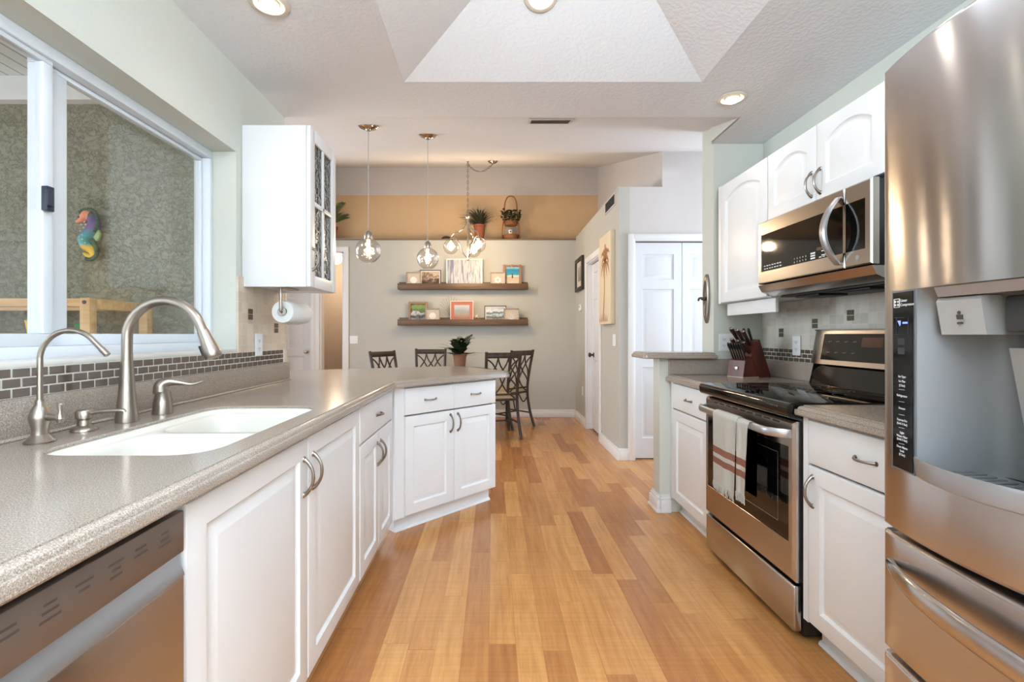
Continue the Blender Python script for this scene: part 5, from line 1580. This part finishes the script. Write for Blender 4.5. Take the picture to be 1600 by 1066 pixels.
for k in range(9):
    a = 0.10 + k * 0.065; g.box(a, a + 0.045, -0.0006, 0.001, 0.826, 0.833)
part('vent_slots', g, black_matte, od)
g = G()
g.prism([(-0.028, 0.872), (-0.020, 0.862), (0.03, 0.858), (0.598, 0.858), (0.598, 0.918), (-0.012, 0.918), (-0.024, 0.912), (-0.031, 0.900)], 'x', -0.003, Wr + 0.003)
ct = part('cooktop', g, black_gloss, t, smooth=50)
g = G()
for (a, b, r_) in ((0.20, 0.16, 0.115), (0.20, 0.43, 0.08), (0.56, 0.16, 0.09), (0.56, 0.43, 0.115), (0.38, 0.46, 0.05)):
    for rr in (r_, r_ * 0.62):
        g.lathe([(rr - 0.0012, 0.9181), (rr - 0.0012, 0.9184), (rr + 0.0012, 0.9184), (rr + 0.0012, 0.9181)], (a, b, 0), 40, cap0=False, cap1=False)
for k in range(7): g.box(0.625 + k * 0.012, 0.632 + k * 0.012, -0.0318, -0.0305, 0.895, 0.900)
part('burner_marks', g, M('burner_print', (70, 68, 66), 0.3), ct)
g = G(); g.prism([(0.565, 0.918), (0.626, 0.918), (0.626, 1.03), (0.590, 1.03), (0.575, 0.96)], 'x', 0.002, Wr - 0.002); part('backguard', g, black_gloss, t)
g = G()
sec = [(0.545, 1.028), (0.624, 1.028), (0.624, 1.205), (0.592, 1.207), (0.575, 1.200)]
L = []
for i in range(13):
    q = i / 12; x_ = 0.0 + Wr * q
    e = max(0.0, 1 - min(q, 1 - q) / 0.06)
    L.append([V((x_, y + 0.03 * e * e * (1 if k in (0, 4) else 0), z)) for k, (y, z) in enumerate(sec)])
g.loops(L); cpn = part('control_panel', g, steel_h, t, smooth=50)
def on_panel(x, s):  # s up the tilted face
    a, b = V((0, 0.545, 1.028)), V((0, 0.575, 1.200)); d = (b - a).normalized(); return V((x, a.y, a.z)) + d * s
d_ = (V((0, 0.575, 1.200)) - V((0, 0.545, 1.028))).normalized(); n_ = V((1, 0, 0)).cross(d_)
g = G()
q0 = [on_panel(0.115, 0.024), on_panel(0.655, 0.024), on_panel(0.655, 0.158), on_panel(0.115, 0.158)]
g.loops([[p - n_ * 0.004 for p in q0], [p + n_ * 0.0025 for p in q0]]); cgl = part('control_glass', g, black_gloss, cpn)
g = G()
for k in range(4):
    for r_ in range(2):
        c = on_panel(0.15 + k * 0.055, 0.060 + r_ * 0.055)
        text_g(g, '- o +', 0.012, c + n_ * 0.0028, (1, 0, 0), d_)
part('knob_marking', g, grey_mark, cgl)
g = G()
for k in range(3):
    for r_ in range(4):
        c = on_panel(0.52 + k * 0.032, 0.040 + r_ * 0.027)
        text_g(g, str((3 - r_) * 3 + k + 1) if r_ else ['0', '', ''][k] or '.', 0.012, c + n_ * 0.0028, (1, 0, 0), d_)
part('keypad_marking', g, grey_mark, cgl)
g = G(); g.loops([[on_panel(0.37 + a, b) + n_ * h for a, b in ((0, 0.095), (0.12, 0.095), (0.12, 0.14), (0, 0.14))] for h in (0.002, 0.0028)])
part('clock_display', g, M('dark_red_display', (60, 16, 14), 0.2), cgl)

# towel over the oven handle
g = G()
twl = M('cream_towel', (240, 236, 226), 0.95, spec=0.1)
_v = coords(twl); _s = node(twl, 'ShaderNodeSeparateXYZ'); twl.node_tree.links.new(_v, _s.inputs[0])
_f = math_(twl, 'DIVIDE', _s.outputs['Z'], 0.5)
setcol(twl, ramp(twl, _f, [(0.0, S(240, 236, 226)), (0.232, S(182, 126, 106)), (0.292, S(240, 236, 226)), (0.33, S(182, 126, 106)), (0.392, S(240, 236, 226))], 'CONSTANT'))
bump(twl, noise(twl, coords(twl), 350, 2), 0.4, 0.002)
HX, HZ = 1.0900, 0.795
def towel_sheet(g, y0, y1, front_drop, back_drop, dx, seed, fold):
    rd = random.Random(seed)
    nU, nV = 16, 46
    Lf, La, Lb = front_drop, PI * 0.021, back_drop
    tot = Lf + La + Lb
    def f(u, v):
        s = v * tot
        y = y0 + (y1 - y0) * u
        wv = fold * math.sin(u * 7.0 + seed) + fold * 0.6 * math.sin(u * 15 + seed * 2)
        if s < Lf:
            k = 1 - s / Lf
            return V((HX - 0.0195 - dx - 0.006 * k + wv * (1 - k * 0.2) * (s < Lf) * (0.25 + 0.75 * (1 - s / Lf)), y + (u - 0.5) * 0.018 * (1 - s / Lf), HZ - Lf + s))
        if s < Lf + La:
            a = PI - (s - Lf) / La * PI
            return V((HX + (0.0195 + dx) * math.cos(a), y, HZ + (0.021 + dx) * math.sin(a)))
        q = s - Lf - La
        return V((HX + 0.0195 + dx, y, HZ - q))
    g.grid(f, nU, nV)
    # fringe
    for k in range(26):
        u = (k + 0.5) / 26; p = f(u, 0.0)
        g.tube([p + V((0, 0, 0.002)), p + V((-0.002 + 0.004 * rd.random(), 0.004 * (rd.random() - 0.5), -0.018)), p + V((0.004 * (rd.random() - 0.5), 0.008 * (rd.random() - 0.5), -0.036))], [0.0026, 0.0022, 0.001], 5)
towel_sheet(g, 2.285, 2.065, 0.318, 0.20, 0.003, 1, 0.004)
towel_sheet(g, 2.068, 1.975, 0.300, 0.30, 0.0, 4, 0.003)
bmesh.ops.solidify(g.bm, geom=[f for f in g.bm.faces if len(f.verts) == 4 and f.calc_area() > 2e-5], thickness=0.0025)
solo('kitchen_towel', g, twl, 'cream fringed towel with two rust stripes hanging on the oven handle', 'towel', smooth=60, base=(HX, 2.2, 0.45))

# knife block
t = thing('knife_block', 'reddish brown wooden knife block on the far counter', 'knife block', (1.60, 2.94, zt + 0.0005), -1.21)
M_knife = M('dark_walnut_handle', (48, 26, 20), 0.3)
g = G(); w2 = 0.058
g.prism([(-0.115, 0.0), (-0.098, 0.105), (-0.045, 0.128), (0.015, 0.0)], 'x', -w2, w2); bl = part('front_block', g, cherry, t)
g = G(); g.prism([(0.018, 0.0), (-0.043, 0.130), (-0.028, 0.215), (0.022, 0.235), (0.120, 0.0)], 'x', -w2, w2); part('rear_block', g, cherry, t)
g = G(); g.box(-w2 - 0.0015, w2 + 0.0015, -0.1165, 0.015, 0.001, 0.006, 0.001); part('base_strip', g, M('pale_base_line', (196, 176, 156), 0.4), t)
g = G(); g.box(-0.016, 0.016, -0.1105, -0.1035, 0.045, 0.067, 0.002); part('name_plate', g, nickel, bl)
dv = V((0, -0.42, 0.91)).normalized()
for k in range(6):
    p0 = V((-0.045 + k * 0.018, -0.078, 0.112))
    g = G(); g.tube([p0 - dv * 0.01, p0 + dv * 0.02, p0 + dv * 0.055, p0 + dv * 0.10, p0 + dv * 0.112], [0.0042, 0.0046, 0.0042, 0.0062, 0.0035], 10, flat=1.5)
    kn = part('steak_knife', g, knife_black, t)
    g = G(); q = p0 + V((0, -0.0046, 0)); g.tube([q + dv * 0.004, q + dv * 0.108], [0.0028, 0.0036], 8); part('steel_spine', g, nickel, kn)
dv2 = V((0, -0.62, 0.78)).normalized()
for r_, (yy, zz, n_, sz) in enumerate(((-0.038, 0.155, 3, 1.0), (-0.030, 0.205, 3, 1.2))):
    for k in range(n_):
        p0 = V((-0.036 + k * 0.036, yy, zz)); L_ = 0.105 * sz - 0.012 * k
        g = G(); g.tube([p0 - dv2 * 0.015, p0 + dv2 * 0.012, p0 + dv2 * L_ * 0.5, p0 + dv2 * L_ * 0.9, p0 + dv2 * L_], [0.008, 0.009, 0.0085, 0.011, 0.009], 12, flat=1.5)
        kn = part('knife', g, M_knife, t)
        g = G(); g.tube([p0 + dv2 * (L_ - 0.001), p0 + dv2 * (L_ + 0.004)], [0.0105, 0.0085], 12, flat=1.4); part('end_cap', g, nickel, kn)
for k in range(2):
    p0 = V((-0.02 + 0.035 * k, 0.008, 0.228)); dv3 = V((0.0, -0.40, 0.92)).normalized()
    g = G(); g.tube([p0 - dv3 * 0.02, p0 + dv3 * 0.03, p0 + dv3 * 0.075, p0 + dv3 * 0.082], [0.006, 0.0065, 0.008, 0.004], 10, flat=1.3); kn = part('shear_handle', g, knife_black, t)

# boat cleat ornament on the column
t = thing('boat_cleat', 'long oval metal boat ornament with a cleat on the wall stub', 'wall ornament', (1.468, 3.215, 1.255), world=True)
g = G()
def boat(s, x0):
    out = []
    for k in range(28):
        a = 2 * PI * k / 28; out.append(V((x0, 3.215 + 0.036 * s * math.sin(a) * (abs(math.cos(a)) < 0.999), 1.425 + 0.168 * s * math.cos(a))))
    return out
g.loops([boat(1.0, 1.4692), boat(1.0, 1.456), boat(0.93, 1.450), boat(0.74, 1.450), boat(0.70, 1.458)]); part('hull', g, nickel_dark, t)
g = G(); g.tube([(1.458, 3.215, 1.425), (1.425, 3.215, 1.425)], [0.012, 0.009], 12)
g.tube(spline([(1.428, 3.165, 1.418), (1.420, 3.19, 1.427), (1.418, 3.215, 1.43), (1.420, 3.24, 1.427), (1.428, 3.265, 1.418)], 4), 0.007, 10); part('cleat', g, dark_frame, t)

# ------------------------------------------------------------------ refrigerator
t = thing('refrigerator', 'stainless four-door refrigerator with ice and water dispenser', 'refrigerator', (0.900, 1.088, 0), R90)
Wf = 0.908
g = G(); g.box(0.004, Wf - 0.004, 0.135, 0.88, 0.03, 1.755, 0.004)
for a in (0.05, Wf - 0.05):
    for b in (0.12, 0.82): g.cyl((a, b, 0), (a, b, 0.03), 0.02)
part('cabinet_body', g, M('fridge_side', (92, 90, 90), 0.45, 0.4), t)
g = G(); g.box(0.02, Wf - 0.02, 0.116, 0.134, 0.06, 1.75); part('gasket', g, black_matte, t)
def front_panel(x0, x1, z0, z1, bulge, hole=None, yb=0.115, edge=0.010, vb=0.0):
    """bowed steel front, optional rectangular hole"""
    g = G(); w_ = x1 - x0
    us = [0, 0.25, 0.6, 1.0]
    xs = sorted(set([x0 + edge * u for u in us] + [x1 - edge * u for u in us] + [x0 + w_ * k / 18 for k in range(1, 18)] + ([hole[0], hole[1]] if hole else [])))
    zs = sorted(set([z0 + edge * u for u in us] + [z1 - edge * u for u in us] + [z0 + (z1 - z0) * k / 6 for k in range(1, 6)] + ([hole[2], hole[3]] if hole else [])))
    def yy(x, z):
        s = (x - (x0 + x1) / 2) / (w_ / 2)
        y = -bulge * (1 - s * s)
        d = min(x - x0, x1 - x, z - z0, z1 - z)
        if d < edge: y += edge * (1 - math.sqrt(max(0, 1 - (1 - d / edge) ** 2)))
        return y + vb * ((z - (z0 + z1) / 2) / ((z1 - z0) / 2)) ** 2
    vs = {(i, j): g.bm.verts.new((x, yy(x, z), z)) for i, x in enumerate(xs) for j, z in enumerate(zs)}
    for i in range(len(xs) - 1):
        for j in range(len(zs) - 1):
            if hole and hole[0] - 1e-6 <= xs[i] < hole[1] - 1e-6 and hole[2] - 1e-6 <= zs[j] < hole[3] - 1e-6: continue
            g.bm.faces.new((vs[i, j], vs[i + 1, j], vs[i + 1, j + 1], vs[i, j + 1]))
    ni, nj = len(xs) - 1, len(zs) - 1
    ring = [vs[i, 0] for i in range(ni)] + [vs[ni, j] for j in range(nj)] + [vs[i, nj] for i in range(ni, 0, -1)] + [vs[0, j] for j in range(nj, 0, -1)]
    bk = [g.bm.verts.new((v.co.x, yb, v.co.z)) for v in ring]
    for i in range(len(ring)):
        j = (i + 1) % len(ring); g.bm.faces.new((ring[i], ring[j], bk[j], bk[i]))
    g.bm.faces.new(bk[::-1]) if not hole else None
    return g
DB = 0.034
def ydoor(x, x0=0.003, x1=0.452): 
    s = (x - (x0 + x1) / 2) / ((x1 - x0) / 2); return -DB * (1 - s * s)
hx0, hx1, hz0, hz1 = 0.050, 0.400, 0.888, 1.275
g = front_panel(0.003, 0.452, 0.748, 1.785, DB, (hx0, hx1, hz0, hz1)); fd = part('left_door', g, steel_fr, t, smooth=40)
g = front_panel(0.456, Wf - 0.003, 0.748, 1.785, DB); fd2 = part('right_door', g, steel_fr, t, smooth=40)
for d_, hx in ((fd, 0.428), (fd2, 0.480)):
    g = G(); yb_ = -0.006
    g.tube(spline([(hx, yb_, 0.86), (hx, yb_ - 0.05, 0.90), (hx, yb_ - 0.055, 1.25), (hx, yb_ - 0.05, 1.63), (hx, yb_, 1.67)], 6), 0.011, 12); part('handle', g, steel_flat, d_)
# dispenser bezel, control strip and recess
g = G()
kx = 0.118
def yb(x, k): return ydoor(x) + k
# control strip housing
L = []
for x in (hx0, hx0 + 0.003, kx - 0.003, kx):
    L.append([V((x, yb(x, 0.02), hz0)), V((x, yb(x, -0.0035), hz0)), V((x, yb(x, -0.0035), hz1)), V((x, yb(x, 0.02), hz1))])
g.loops(L); g.box(hx0 - 0.0035, hx0, yb(hx0, -0.004), yb(hx0, 0.01), hz0 - 0.002, hz1 + 0.002, 0.001); dp = part('dispenser_bezel', g, grey_plastic, fd)
g = G()
xa, xb, za, zb = hx0 + 0.002, kx - 0.004, hz0 + 0.004, hz1 - 0.004
g.loops([[V((xa, yb(xa, k), za)), V((xb, yb(xb, k), za)), V((xb, yb(xb, k), zb)), V((xa, yb(xa, k), zb))] for k in (-0.002, -0.0055)]); cst = part('control_strip', g, M('navy_black_glass', (16, 20, 24), 0.07), fd)
g = G()
rt = V((xb - xa, yb(xb, 0) - yb(xa, 0), 0)).normalized(); up = V((0, 0, 1)); nn = rt.cross(up)
def wr(s, size, x, z, align='CENTER'):
    text_g(g, s, size, V((x, yb(x, -0.0058), z)) + nn * 0.0002, rt, up, 0.0002, align)
xm = (xa + xb) / 2
wr('Linear', 0.0085, xa + 0.026, 1.250, 'LEFT'); wr('Compressor', 0.0085, xa + 0.026, 1.241, 'LEFT')
g_text = g; g = G()
# compressor emblem: rounded square outline with two rows of bars
ex, ez = xa + 0.014, 1.248
o1 = [(ex - 0.009, ez - 0.009), (ex + 0.009, ez - 0.009), (ex + 0.009, ez + 0.009), (ex - 0.009, ez + 0.009)]
for i in range(4):
    (a, b), (c, d) = o1[i], o1[(i + 1) % 4]
    g.tube([(a, yb(a, -0.006), b), (c, yb(c, -0.006), d)], 0.0008, 6)
for k, (a, b) in enumerate(((-0.004, 0.003), (0.003, 0.003), (-0.004, -0.004), (0.003, -0.004))):
    g.box(ex + a - 0.002, ex + a + 0.002, yb(ex, -0.0062), yb(ex, -0.0056), ez + b - 0.002, ez + b + 0.0025)
part('emblem', g, white_mark, cst); g = g_text
for (s, z_) in (('Ice Type', 1.088), ('Ice Plus', 1.078), ('(3 Sec)', 1.069), ('Refrigerator', 1.047), ('Freezer', 1.020), ('Express Frz', 0.995), ('(hold 3 Sec)', 0.987), ('Light', 0.968), ('Water Filter', 0.960), ('(hold 3 Sec)', 0.953), ('Door Alarm', 0.937), ('Lock', 0.929), ('(3 Sec)', 0.921)):
    wr(s, 0.0068, xm, z_)
for z_ in (1.062, 1.036, 1.008, 0.980, 0.946): g.box(xm - 0.008, xm + 0.008, yb(xm, -0.0061), yb(xm, -0.0056), z_, z_ + 0.0006)
part('control_writing', g, white_mark, cst)
g = G()
for (a, b, c, d) in ((xa + 0.012, xb - 0.012, 1.216, 1.2168), (xa + 0.012, xb - 0.012, 1.180, 1.1808)): g.box(a, b, yb((a + b) / 2, -0.0062), yb((a + b) / 2, -0.0055), c, d)
for a in (xa + 0.012, xb - 0.0128): g.box(a, a + 0.0008, yb(a, -0.0062), yb(a, -0.0055), 1.180, 1.216)
for z_ in (1.158, 1.138): g.box(xm - 0.010, xm + 0.010, yb(xm, -0.0061), yb(xm, -0.0056), z_, z_ + 0.014)
part('display_outline', g, M('dim_display', (50, 54, 58), 0.4), cst)
g = G(); x_ = xa + 0.017; g.prism([(x_, 1.210), (x_ + 0.012, 1.210), (x_ + 0.006, 1.198)], 'y', yb(x_, -0.0066), yb(x_, -0.0056)); g.box(x_ + 0.018, x_ + 0.03, yb(x_ + 0.024, -0.0064), yb(x_ + 0.024, -0.0056), 1.203, 1.207)
part('display_icon', g, M('blue_icon', (90, 110, 220), 0.4, emit=(110, 130, 255), es=1.0), cst)
g = G()
rz0, rz1 = 0.905, hz1
def recess(u, v):
    x = kx + (hx1 - kx) * u; z = rz0 + (rz1 - rz0) * v
    a = min(u, 1 - u) / 0.28; a = 1.0 if a >= 1 else math.sin(a * PI / 2) ** 1.2
    b = 1.0 if v < 0.72 else math.cos((v - 0.72) / 0.28 * PI / 2) ** 0.8
    return V((x, ydoor(x) + 0.0005 + 0.125 * a * b, z))
g.grid(recess, 26, 26)
part('dispenser_recess', g, grey_plastic, fd, smooth=60)
g = G(); g.prism([(-0.005, 1.180), (0.07, 1.180), (0.07, 1.252), (-0.012, 1.252), (-0.016, 1.245)], 'x', 0.150, 0.236); ch = part('water_chute', g, M('light_silver_plastic', (186, 186, 184), 0.35, 0.4), fd)
g = G(); g.lathe([(0.0025, 0), (0.0035, -0.0008), (0.003, -0.0012), (0.0005, -0.0012)], (0.193, -0.0125, 1.222), 14, 'y'); g.box(0.188, 0.198, -0.0118, -0.010, 1.200, 1.204); g.prism([(0.188, 1.209), (0.198, 1.209), (0.1995, 1.218), (0.1865, 1.218)], 'y', -0.0125, -0.009); part('glass_icon', g, dark_mark, ch)
g = G(); g.prism([(-0.020, 1.254), (0.07, 1.254), (0.07, 1.272), (-0.028, 1.273)], 'x', 0.158, 0.36); part('chute_crown', g, steel_flat, fd)
g = G(); g.box(0.243, 0.33, 0.02, 0.08, 1.185, 1.250, 0.004); part('ice_chute', g, dark_grey, fd)
g = G(); g.prism([(0.058, 1.155), (0.066, 1.155), (0.094, 1.010), (0.086, 1.010)], 'x', 0.215, 0.335); pd = part('ice_paddle', g, M('light_paddle', (178, 178, 176), 0.4, 0.3), fd)
g = G()
for (a, b, r_) in ((0.252, 1.085, 0.011), (0.262, 1.074, 0.007), (0.266, 1.094, 0.006)):
    y_ = 0.058 + (1.155 - b) / 0.145 * 0.028
    g.tube([(a + r_ * math.cos(q), y_ - 0.0006, b + r_ * math.sin(q)) for q in [2 * PI * k / 16 for k in range(16)]], 0.0009, 6, closed=True)
part('ice_icon', g, dark_mark, pd)
g = G()
L = []
for i in range(17):
    q = i / 16; x = kx - 0.004 + (hx1 - kx + 0.008) * q; f_ = ydoor(x) - 0.004 - 0.030 * (1 - (2 * q - 1) ** 2) ** 0.7
    L.append([V((x, 0.085, 0.905)), V((x, f_ + 0.012, 0.905)), V((x, f_ + 0.008, 0.926)), V((x, f_ + 0.002, 0.930)), V((x, f_, 0.924)), V((x, f_ + 0.004, 0.892)), V((x, f_ + 0.012, 0.888)), V((x, 0.085, 0.888))])
g.loops(L); tr = part('drip_tray', g, steel_flat, fd, smooth=40)
g = G()
for k in range(13):
    x = kx + 0.03 + k * 0.0185; g.box(x, x + 0.009, -0.02, 0.06, 0.9055, 0.909, 0.001)
part('tray_grille', g, grey_plastic, tr)
# freezer drawers
for (z0, z1, nm, zh) in ((0.468, 0.736, 'upper_drawer', 0.672), (0.075, 0.456, 'lower_drawer', 0.385)):
    g = front_panel(0.003, Wf - 0.003, z0, z1, 0.040); dw = part(nm, g, steel_fr, t, smooth=40)
    g = G(); L = []
    for i in range(33):
        q = i / 32; x = 0.03 + (Wf - 0.06) * q; s = 2 * q - 1
        ys = -0.040 * (1 - ((x - Wf / 2) / (Wf / 2)) ** 2)
        o_ = ys - 0.002 - 0.046 * (1 - abs(s) ** 5); h2 = 0.006 + 0.017 * (1 - abs(s) ** 8)
        zc_ = zh - 0.012 * (1 - s * s)
        th = 0.014
        L.append([V((x, o_ + th * math.cos(a) * 0.7, zc_ + h2 * math.sin(a))) for a in [2 * PI * k / 14 for k in range(14)]])
    g.loops(L); part('handle', g, steel_fr, dw, smooth=50)
